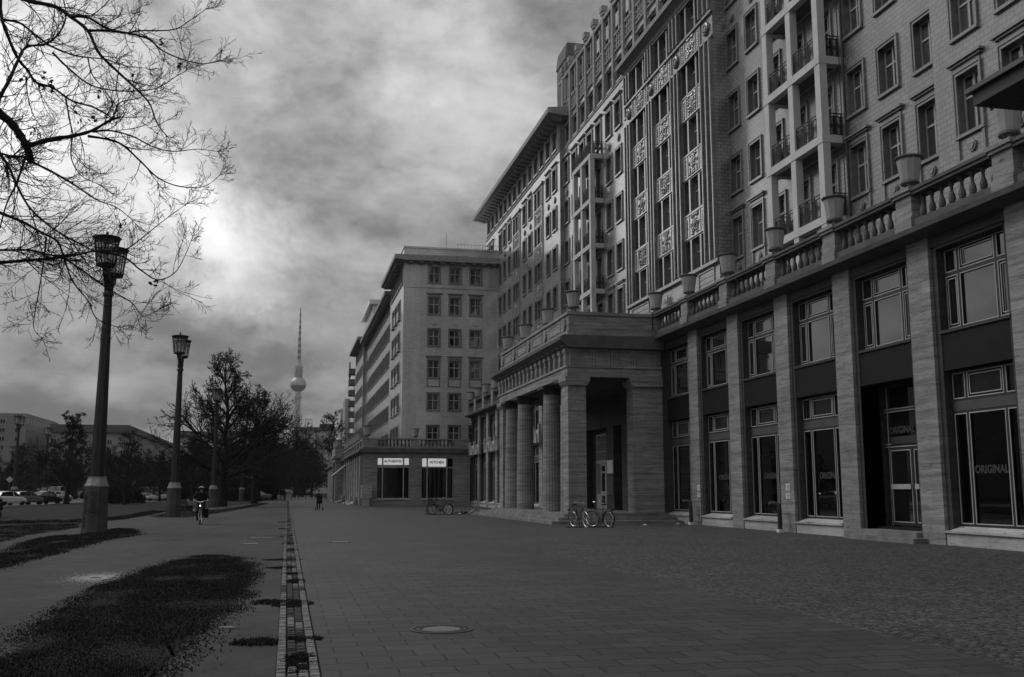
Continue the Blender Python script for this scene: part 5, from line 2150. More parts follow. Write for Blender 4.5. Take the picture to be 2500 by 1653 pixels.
# the overhanging tree at the upper left: limbs bend through space around y = 14, the trunk stands left of the view
def big_tree():
    T = thing('overhanging_tree', 'large bare tree reaching in from the upper left with thick dark limbs', 'tree', (-7.6, 14.6, 0))
    r = random.Random(5)
    lim = [  # points in the photograph's upper-left crop (scale 1.867), thick and thin radius in the same pixels, depth, depth drift
        ([(0, 40), (15, 110), (75, 255), (125, 320), (165, 375), (240, 400), (330, 460), (430, 490), (515, 540)], 10, 3.5, 13.6, 1.0),
        ([(0, -60), (120, 0), (250, 30), (320, 75), (400, 140), (450, 240), (540, 330), (610, 395), (680, 470), (715, 560), (760, 620)], 14, 2, 14.4, -1.2),
        ([(320, 75), (400, 80), (470, 120), (560, 150), (640, 140), (790, 135), (870, 90), (940, 40)], 7, 1.6, 14.0, 0.8),
        ([(400, 140), (500, 140), (600, 155), (680, 180), (740, 230), (830, 270), (920, 290), (1000, 280)], 7, 1.4, 14.1, -0.9),
        ([(0, 440), (40, 370), (80, 280), (120, 215), (210, 200), (270, 150), (300, 80), (290, 0)], 11, 3.0, 13.2, 0.9),
        ([(20, 90), (90, 105), (150, 150), (215, 200)], 6, 4, 13.4, 0.2),
        ([(210, 200), (300, 240), (380, 260), (480, 270), (570, 300), (660, 310)], 5, 1.4, 13.8, 0.9),
        ([(240, 240), (300, 300), (400, 380), (500, 410), (620, 415), (720, 400), (800, 350), (850, 320)], 5, 1.4, 13.7, -0.8),
        ([(0, 520), (50, 560), (100, 630), (130, 690), (140, 738)], 21, 15, 13.0, 0.3),
        ([(125, 665), (230, 635), (330, 620), (420, 595), (500, 550), (548, 533)], 12, 5, 13.1, 0.8),
        ([(400, 620), (540, 650), (640, 735), (720, 810), (820, 850), (930, 850), (1000, 800)], 6, 1.3, 13.7, 0.9),
        ([(420, 600), (500, 595), (600, 620), (700, 670), (790, 690), (900, 680), (990, 690)], 5, 1.2, 13.6, -0.9),
        ([(140, 735), (250, 790), (350, 850), (440, 910), (530, 945), (600, 1000)], 6.5, 1.5, 13.2, 0.8),
        ([(0, 700), (40, 760), (75, 840), (130, 940), (200, 1010), (270, 1060), (400, 1130), (440, 1150), (470, 1200)], 8, 2, 12.6, -0.7),
        ([(0, 970), (100, 1010), (180, 1055), (260, 1100), (290, 1170), (330, 1280), (400, 1370), (440, 1450), (530, 1490)], 9, 1.6, 12.4, 0.9),
        ([(0, 1140), (130, 1140), (250, 1165), (350, 1155)], 5, 4, 12.8, 0.3),
        ([(0, 1197), (120, 1187), (200, 1180), (330, 1165), (430, 1145), (560, 1140), (640, 1090), (740, 1010), (850, 930)], 10, 1.2, 12.9, 0.8),
        ([(430, 1145), (560, 1170), (640, 1230), (720, 1275), (800, 1240), (850, 1150), (870, 1100)], 5, 1.0, 13.3, -0.8),
        ([(210, 1080), (200, 1180), (180, 1310), (160, 1420), (155, 1500), (190, 1540)], 4, 1.2, 12.5, 0.7),
        ([(300, 1180), (400, 1250), (500, 1320), (600, 1380), (650, 1440), (710, 1420)], 4.5, 1.2, 12.7, -0.7),
        ([(75, 840), (30, 930), (0, 1040)], 4, 3, 12.6, 0.2),
        ([(75, 840), (110, 740), (128, 690)], 5, 5, 12.7, 0.2),
        ([(330, 620), (325, 720), (370, 800), (450, 840)], 4, 1.2, 13.3, 0.6),
        ([(300, 450), (320, 560), (335, 620)], 4, 3, 13.4, -0.2),
        ([(515, 540), (545, 470), (620, 450), (700, 420)], 4, 1.3, 14.2, 0.4),
        ([(0, 700), (60, 712), (125, 715)], 4, 5, 12.8, 0.1),
        ([(120, 350), (125, 430), (150, 520), (180, 570)], 3.5, 1.2, 13.7, 0.4),
        ([(400, 260), (420, 340), (470, 400), (530, 480)], 3.5, 1.2, 14.0, 0.4),
        ([(540, 330), (530, 400), (540, 470), (520, 530)], 3, 1.2, 14.0, -0.4),
        ([(250, 30), (340, 40), (420, 65), (520, 70), (600, 60)], 3, 1.0, 14.3, 0.5),
        ([(270, 1060), (330, 1110), (390, 1190), (470, 1270)], 3, 1.2, 12.4, 0.4),
    ]
    mb = MB()
    tw = MB()
    cfg = dict(seg=[6, 6, 5, 4], wob=0.15, up=[0.0, 0.03, 0.05, 0.06], kids=[5, 5, 3, 3], ang=(22, 55), len=0.55, rad=0.62, rmin=0.0023, max=3, **{'from': 0.18})
    k = 1 / 1.867
    for pts, ra, rb, dep, dr in lim:
        P3 = []
        n = len(pts)
        for i, (a, b) in enumerate(pts):
            f = i / (n - 1)
            P3.append(gy(a * k, b * k, dep + dr * (f ** 1.4) + 0.12 * math.sin(3 * f + ra)))
        if pts[0][0] <= 0:      # carry the limb on towards the trunk, left of the view
            p, q = P3[0], P3[1]
            dv = (p - q).normalized()
            mid = p + dv * 1.2
            P3.insert(0, mid)
            k2 = (-7.5 - mid.x) / min(dv.x, -0.25)
            P3.insert(0, Vector((-7.5, 14.6, min(9.6, max(2.8, mid.z + dv.z * min(k2, 3.0) * 0.6)))))
        sm = catmull(P3, 6)
        m = len(sm)
        pxm = FPX / dep * 1.867
        rad = [(ra + (rb - ra) * (i / (m - 1)) ** 0.8) / pxm * (1 + 0.1 * math.sin(i * 1.7)) for i in range(m)]
        mb.tube(sm, rad, 7)
        # twigs
        LL = sum((sm[i + 1] - sm[i]).length for i in range(m - 1))
        cnt = int(LL * (5.5 if ra < 9 else 3.6)) + 3
        for j in range(cnt):
            f = 0.08 + 0.92 * (j + r.random()) / cnt
            i = min(int(f * (m - 1)), m - 2)
            if sm[i].x < -4.4:
                continue
            ax = (sm[i + 1] - sm[i]).normalized()
            s = rvec(r)
            s.y *= 0.75
            s = (s - ax * s.dot(ax)).normalized()
            ang = R(r.uniform(25, 70))
            L = r.uniform(0.25, 0.66) * (0.9 if rb > 2 else 1.0) * (0.72 if f > 0.8 else 1.0)
            grow(tw, r, sm[i], ax * math.cos(ang) + s * math.sin(ang), L, min(rad[i] * 0.5, 0.0075), 1, cfg)
        if rb < 2.5:
            for j in range(4):
                grow(tw, r, sm[-1], ((sm[-1] - sm[-3]).normalized() + rvec(r) * 0.5), r.uniform(0.15, 0.35), 0.004, 1, cfg)
    off = (7.6, -14.6, 0)
    tm = MB()
    tm.tube([(-7.6, 14.6, -0.1), (-7.65, 14.6, 1.5), (-7.55, 14.6, 3.5), (-7.5, 14.6, 5.5), (-7.3, 14.5, 8.5)], [0.42, 0.33, 0.3, 0.26, 0.12], 12)
    tm.build('trunk', M['bark'], T, off)
    mb.build('limb', M['bark'], T, off)
    tw.build('crown', M['twig'], T, off)
    lf = MB()
    for c in [(110, 360), (190, 330), (215, 360), (235, 400), (180, 400), (240, 380), (330, 500), (355, 470), (420, 540), (615, 330), (700, 1290), (560, 1020), (450, 430), (160, 610), (740, 190), (230, 1180), (350, 550), (830, 300)]:
        b = gy(c[0] * k, c[1] * k, 13.6)
        for q in range(5):
            e = b + rvec(r) * 0.05
            u, v = rvec(r) * 0.035, rvec(r) * 0.025
            lf.quad(e - u, e - v, e + u, e + v)
    lf.build('dry_leaves', M['dry_leaf'], T, off)
    return T


big_tree()


# ------------------------------------------------------------------ far buildings and the television tower
flat('far_wall', 0.22, 0.85, 0.3, var=0.15, scale=0.2)
flat('far_wall_pale', 0.3, 0.85, 0.3, var=0.15, scale=0.2)
flat('far_roof', 0.08, 0.8, 0.3, var=0.2, scale=0.2)
flat('tower_concrete', 0.30, 0.8, 0.3, var=0.1, scale=0.05)
flat('tower_dark', 0.05, 0.6, 0.4, var=0.1, scale=0.05)
flat('tower_steel', 0.3, 0.4, 0.5, metal=0.5, var=0.2, scale=0.1)


def far_block(name, label, x0, x1, y0, y1, h, floors, pitch=3.0, roof=True, mat='far_wall', faces='yx', sw=1.4, loggia=0):
    """plain block; windows as recess-coloured panes with frames on the -y face and the +x face"""
    cx, cy = (x0 + x1) / 2, (y0 + y1) / 2
    T = thing(name, label, 'building', (cx, cy, 0))
    off = (-cx, -cy, 0)
    b = MB()
    b.box(x0, x1, y0, y1, -1, h)
    b.build('wall', M[mat], T, off)
    fh = (h - 3.5) / floors
    wm = MB()
    wm.box(-0.06, 0.0, -sw / 2, sw / 2, 0, fh * 0.55)
    pm_ = MB()
    pm_.mi = 0
    pm_.ring(-0.09, 0, -sw / 2, sw / 2, 0, fh * 0.55, 0.1)
    pm_.box(-0.09, 0, -0.06, 0.06, 0, fh * 0.55)
    fme = pm_.mesh('window', M['white_sash'])
    gme = wm.mesh('pane', M['pane_dark'])
    spots = []
    if 'y' in faces:
        n = int((x1 - x0) / pitch)
        for i in range(n):
            for k in range(floors):
                spots.append((x0 + (i + 0.5) * (x1 - x0) / n, y0, 2.2 + k * fh + 0.8, R(90)))
    if 'x' in faces:
        n = min(int((y1 - y0) / pitch), 12)
        for i in range(n):
            for k in range(floors):
                spots.append((x1, y0 + (i + 0.5) * pitch, 2.2 + k * fh + 0.8, R(180)))
    if 'w' in faces:
        n = min(int((y1 - y0) / pitch), 12)
        for i in range(n):
            for k in range(floors):
                spots.append((x0, y0 + (i + 0.5) * pitch, 2.2 + k * fh + 0.8, 0))
    spots.sort(key=lambda s: (-s[2], s[1]))
    for (x, y, z, a) in spots[:90]:
        o = put(fme, 'window', T, (x + off[0], y + off[1], z), a)
        put(gme, 'pane', o)
    if roof:
        e = MB()
        e.box(x0 - 0.9, x1 + 0.9, y0 - 0.9, y1 + 0.9, h, h + 0.7)
        e.box(x0 + 0.5, x1 - 0.5, y0 + 0.5, y1 - 0.5, h + 0.7, h + 2.2)
        e.build('roof', M['far_roof'], T, off)
    return T


far_block('slab_block', 'plain slab block with small windows at the far left edge', -110, -70.8, 300, 340, 22.6, 8, 3.6, False, 'far_wall', 'yx')
far_block('corner_house', 'long far apartment block with flat cornice behind the dry leaved tree', -65.2, -43.4, 300, 420, 17.6, 5, 3.4, True, 'far_wall', 'yx')
far_block('rear_house', 'far lower block stepping down behind the second lamp', -43, -30, 424, 520, 23, 6, 3.4, True, 'far_wall_pale', 'yx')
far_block('pale_house', 'low pale house between the two far left blocks', -112, -88, 470, 500, 17, 4, 3.4, False, 'balcony_white', 'y')
fb = far_block('end_house', 'far block with roof sign closing the avenue below the television tower', 2.3, 40, 600, 640, 36, 9, 3.6, True, 'far_wall_pale', 'y')
sg = MB()
for x in (9.0, 11, 13.0):
    sg.box(x - 0.1, x + 0.1, 602, 602.2, 38.2, 43.2)
for z in (38.6, 40.6, 43):
    sg.box(8.9, 13.1, 602, 602.2, z - 0.12, z + 0.12)
sg.tube([(9, 602.1, 43), (13, 602.1, 38.6)], 0.12, 4)
sg.tube([(13, 602.1, 43), (9, 602.1, 38.6)], 0.12, 4)
sg.box(17.5, 26, 603, 615, 38, 40.4)
sg.build('roof_sign', M['iron'], fb, (-21.15, -620, 0))
T = far_block('roof_house', 'far roof with a framed sign behind the second lamp', -36, -20, 560, 600, 31, 7, 3.6, True, 'far_wall_pale', 'y')
sg = MB()
for x in (-33, -29.5, -26, -23):
    sg.box(x - .15, x + .15, 562, 562.3, 33, 39)
for z in (34, 36.6, 39):
    sg.box(-33, -23, 562, 562.3, z - .15, z + .15)
sg.build('roof_sign', M['iron'], T, (28, -580, 0))

# pale slab with projecting balconies beyond the corner block
T = thing('white_slab', 'pale slab building with stacked projecting balconies behind the corner block', 'building', (24, 330, 0))
mb = MB()
mb.box(18.4, 34, 296, 420, 0, 35.5)
mb.build('wall', M['balcony_white'], T, (-24, -330, 0))
mb = MB()
mb.box(18.2, 18.45, 290, 300, 0, 33.5)
mb.box(16.8, 18.4, 318, 330, 0, 30)
mb.box(16.9, 18.4, 345, 352, 0, 29)
mb.build('stair_wall', M['far_wall_pale'], T, (-24, -330, 0))
bl = MB()
bl.box(0, 2.4, 0, 4.2, 0, 1.6)
blm = bl.mesh('balcony', M['far_roof'])
for k in range(8):
    put(blm, 'balcony', T, (16.2 - 24, 288 - 330, 13 + 3.05 * k))
mb = MB()
mb.tube([(18.7, 330, 35), (18.7, 330, 43)], 0.25, 5)
mb.box(18.3, 19.1, 329.7, 330.3, 38, 39.8)
mb.build('aerial', M['iron'], T, (-24, -330, 0))

# buildings across the wide street (outside the frame; the shop windows reflect them)
far_block('opposite_block', 'long apartment block on the far side of the wide street', -112, -92, -60, 150, 26, 7, 4.5, True, 'far_wall', 'x')
far_block('opposite_tower', 'taller apartment block on the far side of the wide street', -118, -94, 158, 296, 27, 9, 4.5, True, 'far_wall', 'x')

T = thing('television_tower', 'slender television tower with steel sphere and striped antenna in the distance', 'tower', (15.3, 2100, 0))
ztop = 371
mb = MB()
mb.lathe([(16, 0), (9.5, 30), (7.3, 100), (5.6, 195), (5.2, 206)], 20)
mb.build('shaft', M['tower_concrete'], T, smooth=True)
mb = MB()
mb.lathe([(8.2, 190), (8.2, 192), (5.5, 193)], 20)
mb.lathe([(7.6, 186), (7.6, 187.4), (5.5, 188)], 20)
mb.build('ring_platform', M['tower_concrete'], T)
mb = MB()
R0 = 16.2
mb.mi = 0
prof = [(max(R0 * math.sin(math.pi * k / 16), 0.01), 217 - R0 * math.cos(math.pi * k / 16)) for k in range(17)]
mb.lathe(prof[:6], 28, cap=False)
mb.mi = 1
mb.lathe([(prof[5][0] * 1.005, prof[5][1]), (prof[7][0] * 1.005, prof[7][1])], 28, cap=False)
mb.mi = 2
mb.lathe(prof[7:], 28, cap=False)
mb.build('sphere', [M['tower_dark'], M['tower_dark'], M['tower_steel']], T)
mb = MB()
mb.lathe([(7.4, 232), (7.4, 247), (8.0, 247), (8.0, 248), (7.4, 248), (8.3, 252), (8.3, 255), (6.0, 256), (3.6, 262)], 16)
for k in range(7):
    mb.lathe([(8.6, 234 + 2.2 * k), (8.6, 234.6 + 2.2 * k)], 16)
mb.build('antenna_base', M['tower_concrete'], T)
z = 262.0
k = 0
bands = MB()
while z < ztop:
    L = 6.4
    f = (z - 262) / (ztop - 262)
    bands.mi = k % 2
    rr = 3.1 * (1 - f) ** 0.8 + 0.75
    bands.lathe([(rr, z), (rr, z + L)], 10)
    if k % 6 == 5:
        bands.mi = 1
        bands.lathe([(rr + 1.0, z), (rr + 1.0, z + 0.8)], 10)
    z += L
    k += 1
bands.build('antenna', [M['tower_concrete'], M['tower_dark']], T)


# ------------------------------------------------------------------ cars
flat('car_white', 0.6, 0.25, 0.5, var=0.04)
flat('car_dark', 0.012, 0.25, 0.5, var=0.05)
flat('car_grey', 0.12, 0.25, 0.5, var=0.05)
flat('car_silver', 0.38, 0.25, 0.5, metal=0.4, var=0.05)
flat('tyre', 0.012, 0.8, 0.2, var=0.2)
emis('headlight_on', 0.9, 4.0)


def loft(mb, secs):
    n = len(secs[0])
    o = [v for s in secs for v in s]
    fs = []
    for i in range(len(secs) - 1):
        for k in range(n):
            fs.append((i * n + k, i * n + (k + 1) % n, (i + 1) * n + (k + 1) % n, (i + 1) * n + k))
    fs.append(tuple(range(n - 1, -1, -1)))
    fs.append(tuple((len(secs) - 1) * n + k for k in range(n)))
    mb.add(o, fs)


def car_parts(kind):
    """length along x (front = +x); returns body, window, wheel meshes"""
    L, Wd, H = dict(hatch=(4.1, 1.75, 1.48), saloon=(4.5, 1.8, 1.43), van=(4.9, 1.95, 2.1), small=(3.7, 1.66, 1.5))[kind]
    h = L / 2
    if kind == 'saloon':
        belt = [(-h, .62, .95), (-h + .15, .3, 1.0), (-h + .9, .28, 1.03), (-.5, .26, 1.0), (.9, .26, .96), (h - .5, .28, .82), (h - .06, .35, .68)]
        cab = [(-h + .75, 1.0, 1.02), (-.75, 1.0, 1.4), (-.1, 1.0, H), (.45, 1.0, 1.4), (1.15, .98, 1.0)]
    elif kind == 'van':
        belt = [(-h, .4, 1.25), (-h + .1, .32, 1.3), (-1, .3, 1.3), (.9, .3, 1.28), (h - .8, .3, 1.1), (h - .05, .38, .8)]
        cab = [(-h + .04, 1.25, 1.3), (-h + .12, 1.25, H), (0, 1.25, H + .04), (.9, 1.25, H - .06), (1.75, 1.1, 1.22)]
    else:
        belt = [(-h, .5, .95), (-h + .1, .3, 1.02), (-.6, .26, 1.0), (.8, .26, .96), (h - .5, .28, .84), (h - .05, .36, .66)]
        cab = [(-h + .12, 1.0, 1.04), (-h + .5, 1.0, H - .1), (-.4, 1.0, H), (.3, 1.0, H - .05), (1.1, .97, 1.0)]
    body = MB()
    secs = []
    for x, z0, z1 in belt:
        e = 0.9 if x in (belt[0][0], belt[-1][0]) else 1.0
        w = Wd / 2 * e
        secs.append([(x, -w * .92, z0), (x, w * .92, z0), (x, w, z0 + .2), (x, w * .99, z1 - .14), (x, w * .86, z1), (x, -w * .86, z1), (x, -w * .99, z1 - .14), (x, -w, z0 + .2)])
    loft(body, secs)
    roof = MB()
    glass = MB()
    sg_, sr = [], []
    for x, z0, z1 in cab:
        w0, w1 = Wd / 2 * .9, Wd / 2 * .74
        tt = (z1 - z0) / (H - .98)
        wt = w0 + (w1 - w0) * min(1, max(tt, 0.05))
        sg_.append([(x, -w0, z0 - .06), (x, w0, z0 - .06), (x, wt, max(z1, z0 + .01)), (x, -wt, max(z1, z0 + .01))])
    loft(glass, sg_)
    for (x, z0, z1), nx in zip(cab, cab[1:]):
        pass
    top = [c for c in cab if c[2] > 1.3]
    sec = []
    for x, z0, z1 in top:
        w1 = Wd / 2 * .76
        sec.append([(x, -w1, z1 - .035), (x, w1, z1 - .035), (x, w1 * .96, z1 + .025), (x, -w1 * .96, z1 + .025)])
    loft(body, sec)
    for s in (-1, 1):            # pillars
        for i in range(len(cab) - 1):
            pass
        xm = 0.05
        for (a, b) in ((cab[0], cab[1]), (cab[-1], cab[-2])):
            body.tube([(a[0], s * Wd / 2 * .905, a[1] - .03), (b[0], s * Wd / 2 * .755, b[2])], 0.035, 5)
        body.tube([(xm, s * Wd / 2 * .905, .97), (xm - .05, s * Wd / 2 * .755, H - .03)], 0.035, 5)
    wh = MB()
    wh.mi = 0
    wh.lathe([(0.2, -0.1), (0.31, -0.1), (0.32, -0.06), (0.32, 0.06), (0.31, 0.1), (0.2, 0.1)], 18, axis='y')
    wh.mi = 1
    wh.lathe([(0.19, -0.085), (0.2, 0.0), (0.19, 0.085)], 14, axis='y')
    return body, glass, wh, L, Wd


CARP = {}
CARI = [0]


def car(kind, paint, x, y, ang, label, lights=False, group=None):
    if kind not in CARP:
        b, g, w, L, Wd = car_parts(kind)
        CARP[kind] = (b, g.mesh('car_window', M['pane_dark']), w.mesh('wheel', [M['tyre'], M['car_silver']]), L, Wd, {})
    b, gm, wm, L, Wd, cache = CARP[kind]
    if paint not in cache:
        cache[paint] = b.mesh('car_body', M[paint])
    T = thing('parked_car' if not lights else 'car', label, 'car', (x, y, 0), R(ang), group)
    put(cache[paint], 'body', T)
    put(gm, 'car_window', T)
    for sx in (-1, 1):
        for sy in (-1, 1):
            put(wm, 'wheel', T, (sx * L * 0.31, sy * (Wd / 2 - 0.12), 0.32))
    hl, tl = MB(), MB()
    hl.box(-0.03, 0.03, -0.16, 0.16, -0.07, 0.07)
    hm = hl.mesh('headlight', M['headlight_on'] if lights else M['car_silver'])
    for s in (-1, 1):
        put(hm, 'headlight', T, (L / 2 - 0.1, s * Wd * 0.33, 0.66))
    return T


car('hatch', 'car_white', -29.0, 117.5, 62, 'white hatchback, nearest in the parked row at the left')
car('hatch', 'car_grey', -28.2, 121.5, 62, 'grey car parked close beside the white hatchback')
car('saloon', 'car_dark', -27.3, 126.0, 62, 'dark saloon at the right end of the parked row')
car('van', 'car_silver', -39.5, 150, 80, 'silver van behind the white hatchback')
car('hatch', 'car_silver', -33.6, 140, 70, 'silver hatchback in the second row behind the white one')
car('small', 'car_white', -31.2, 146, 70, 'small white car in the second row behind the grey one')
car('van', 'car_white', -33.2, 163, 85, 'white van beyond the second row of parked cars')
car('saloon', 'car_silver', -32.0, 158, 75, 'silver saloon just left of the nearest lamp pedestal')
car('saloon', 'car_white', -27.6, 172, -100, 'white car with lit headlights driving up beside the nearest lamp', True)
car('small', 'car_dark', -24.4, 170, -100, 'dark car with lit headlights right of the nearest lamp', True)
car('small', 'car_white', -19.0, 162.5, 186, 'small white car parked side on just left of the second lamp')
car('van', 'car_silver', -22.6, 176, 186, 'pale van behind the small white car by the second lamp')
car('hatch', 'car_dark', -19.5, 172, 186, 'dark hatchback behind the small white car by the second lamp')
car('saloon', 'car_grey', -4.6, 166, 180, 'grey car parked crosswise at the far end of the path')
car('small', 'car_dark', 6.0, 300, 90, 'tiny dark car far down the avenue beyond the bollards')
car('hatch', 'car_dark', -31.5, 112.5, 62, 'dark car at the left of the white hatchback, half hidden by shrubs')


# ------------------------------------------------------------------ bicycles
flat('bike_black', 0.012, 0.4, 0.5, var=0.2)
flat('chrome', 0.55, 0.25, 0.5, metal=0.9, var=0.1)
flat('rubber_pale', 0.28, 0.6, 0.3, var=0.2)


def wheel_mesh(tyre, rr=0.34):
    mb = MB()
    mb.mi = 0
    pts = [(rr * math.cos(2 * math.pi * k / 28), 0, rr * math.sin(2 * math.pi * k / 28)) for k in range(28)]
    mb.tube(pts, 0.019, 6, True)
    mb.mi = 1
    pts = [((rr - .03) * math.cos(2 * math.pi * k / 28), 0, (rr - .03) * math.sin(2 * math.pi * k / 28)) for k in range(28)]
    mb.tube(pts, 0.011, 4, True)
    mb.tube([(0, -0.05, 0), (0, 0.05, 0)], 0.025, 8)
    for k in range(18):
        a = 2 * math.pi * k / 18
        mb.tube([(0.02 * math.cos(a + 1), 0.03 * (-1) ** k, 0.02 * math.sin(a + 1)), ((rr - .03) * math.cos(a), 0, (rr - .03) * math.sin(a))], 0.0022, 3)
    return mb.mesh('wheel', [M[tyre], M['chrome']])


WHD, WHP = wheel_mesh('tyre'), wheel_mesh('rubber_pale')


def bike(label, x, y, ang, pale=False, lean=0.0, frame='bike_black', basket=False, lady=True, steer=0.0, z=0.0, group=None, roll=None, rack=True):
    T = thing('bicycle', label, 'bicycle', (x, y, z), 0, group)
    T.rotation_euler = (R(lean) if roll is None else R(roll), 0, R(ang))
    rr, wb = 0.35, 1.06
    f = MB()
    bb, seat, head, headb = (-0.06, 0, 0.28), (-0.2, 0, 0.82), (0.33, 0, 0.86), (0.36, 0, 0.66)
    rear, front = (-wb / 2, 0, rr), (wb / 2, 0, rr)
    f.tube([bb, seat], 0.016, 6)
    if lady:
        f.tube([headb, (0.1, 0, 0.42), bb], 0.018, 6)
        f.tube([head, (0.08, 0, 0.56), (-0.12, 0, 0.5)], 0.015, 6)
    else:
        f.tube([headb, bb], 0.018, 6)
        f.tube([head, (-0.19, 0, 0.78)], 0.016, 6)
    f.tube([head, headb], 0.021, 6)
    for s in (-0.05, 0.05):
        f.tube([(bb[0], s * .6, bb[2]), (rear[0], s, rear[2])], 0.009, 5)
        f.tube([(-0.17, s * .4, 0.72), (rear[0], s, rear[2])], 0.008, 5)
    f.tube([(-0.02, -0.1, 0.28), (0.1, -0.1, 0.2)], 0.012, 4)
    f.tube([(-0.1, 0.1, 0.28), (-0.2, 0.1, 0.36)], 0.012, 4)
    f.box(0.06, 0.15, -0.17, -0.08, 0.185, 0.21)
    f.box(-0.25, -0.16, 0.08, 0.17, 0.35, 0.375)
    f.lathe([(0.09, -0.045), (0.09, -0.04)], 16, (-0.06, 0, 0.28), 'y')
    f.build('frame', M[frame], T)
    k = MB()
    for cx in (rear[0],):
        pts = [(cx + (rr + .035) * math.cos(R(a)), 0, rr + (rr + .035) * math.sin(R(a))) for a in range(10, 200, 15)]
        for p, q in zip(pts[:-1], pts[1:]):
            k.quad((p[0], -.026, p[2]), (p[0], .026, p[2]), (q[0], .026, q[2]), (q[0], -.026, q[2]))
    k.build('mudguard', M[frame], T)
    if rack:
        c = MB()
        for s in (-0.06, 0.06):
            c.tube([(-0.24, s, 0.76), (-0.78, s, 0.76), (-wb / 2, s, rr)], 0.007, 4)
        for q in (-0.35, -0.5, -0.65):
            c.tube([(q, -.06, .76), (q, .06, .76)], 0.006, 4)
        c.box(-0.84, -0.79, -0.05, 0.05, 0.7, 0.78)
        c.build('rack', M['bike_black'], T)
    w = WHP if pale else WHD
    put(w, 'wheel', T, rear)
    # steering assembly: handlebar, fork, front wheel turn together
    h = MB()
    ca, sa = math.cos(R(steer)), math.sin(R(steer))
    def S(p):
        dx = p[0] - 0.35
        return (0.35 + dx * ca - p[1] * sa, dx * sa + p[1] * ca, p[2])
    for s in (-0.055, 0.055):
        h.tube([S((0.37, s * .6, 0.66)), S((0.43, s, 0.5)), S((front[0], s, front[2]))], 0.01, 5)
    h.tube([S((0.33, 0, 0.86)), S((0.30, 0, 1.03))], 0.014, 6)
    h.tube([S((0.30, 0, 1.03)), S((0.34, 0.1, 1.06)), S((0.28, 0.26, 1.10)), S((0.12, 0.3, 1.08))], 0.012, 6)
    h.tube([S((0.30, 0, 1.03)), S((0.34, -0.1, 1.06)), S((0.28, -0.26, 1.10)), S((0.12, -0.3, 1.08))], 0.012, 6)
    hb = h.build('handlebar', M['chrome'] if not basket else M['bike_black'], T)
    g2 = MB()
    for s in (-1, 1):
        g2.tube([S((0.18, s * 0.29, 1.085)), S((0.07, s * 0.305, 1.075))], 0.018, 6)
    g2.build('grip', M['bike_black'], hb)
    fw_ = put(w, 'wheel', T, S(front))
    fw_.rotation_euler = (0, 0, R(steer))
    sd = MB()
    sd.tube([(-0.2, 0, 0.8), (-0.235, 0, 0.95)], 0.013, 6)
    st_ = sd.build('seat_post', M['chrome'], T)
    s2 = MB()
    s2.prism([(0.06, 0.02), (0.06, -0.02), (-0.02, -0.03), (-0.1, -0.09), (-0.17, -0.08), (-0.19, 0), (-0.17, 0.08), (-0.1, 0.09), (-0.02, 0.03)], 0.94, 1.0, 'z')
    s2.build('saddle', M['bike_black'], T, (-0.19, 0, 0))
    if basket:
        b = MB()
        b.box(0.42, 0.76, -0.19, 0.19, 0.78, 1.04)
        bo = b.build('basket', M['bike_black'], T)
    return T


bike('bicycle with pale tyres and silver seat post, leaning before the portico steps', 12.35, 42.3, -74, True, 7, steer=-10, group='bicycles by the portico')
bike('dark step through bicycle parked right of the pale tyred one', 13.3, 42.3, 112, False, -6, steer=25, group='bicycles by the portico')
bike('black bicycle with front basket in the rack by the restaurant arcade', 9.75, 66.2, 172, False, 4, basket=True, steer=14)
bike('dark bicycle standing behind the basket bicycle', 9.95, 66.9, 8, False, -8, steer=-20)
bike('small dark bicycle lying flat on the paving', 11.0, 64.8, 20, False, roll=84, steer=30, z=0.08)
for (x, y, s) in ((12.7, 42.2, 'under the two bicycles at the portico'), (9.8, 66.5, 'under the bicycles by the restaurant')):
    mb = MB()
    for k in range(5):
        a = -0.9 + 0.42 * k
        mb.tube([(a, -.15, 0), (a, -.15, .3), (a + .05, -.15, .33), (a + .1, -.15, .3), (a + .1, -.15, 0)], 0.012, 4)
    mb.box(-1, 1, -.3, -.25, 0, .03)
    mb.box(-1, 1, 0.0, .05, 0, .03)
    tag(mb.build('bicycle_rack', M['iron'], None, (x, y, 0), 0.0), 'low iron bicycle rack ' + s, 'bicycle rack')


# ------------------------------------------------------------------ people
flat('coat_dark', 0.008, 0.85, 0.2, var=0.3, scale=8)
flat('trousers', 0.012, 0.85, 0.2, var=0.3, scale=8)
flat('skin', 0.26, 0.6, 0.3, var=0.1)
flat('hair', 0.02, 0.7, 0.3, var=0.2)


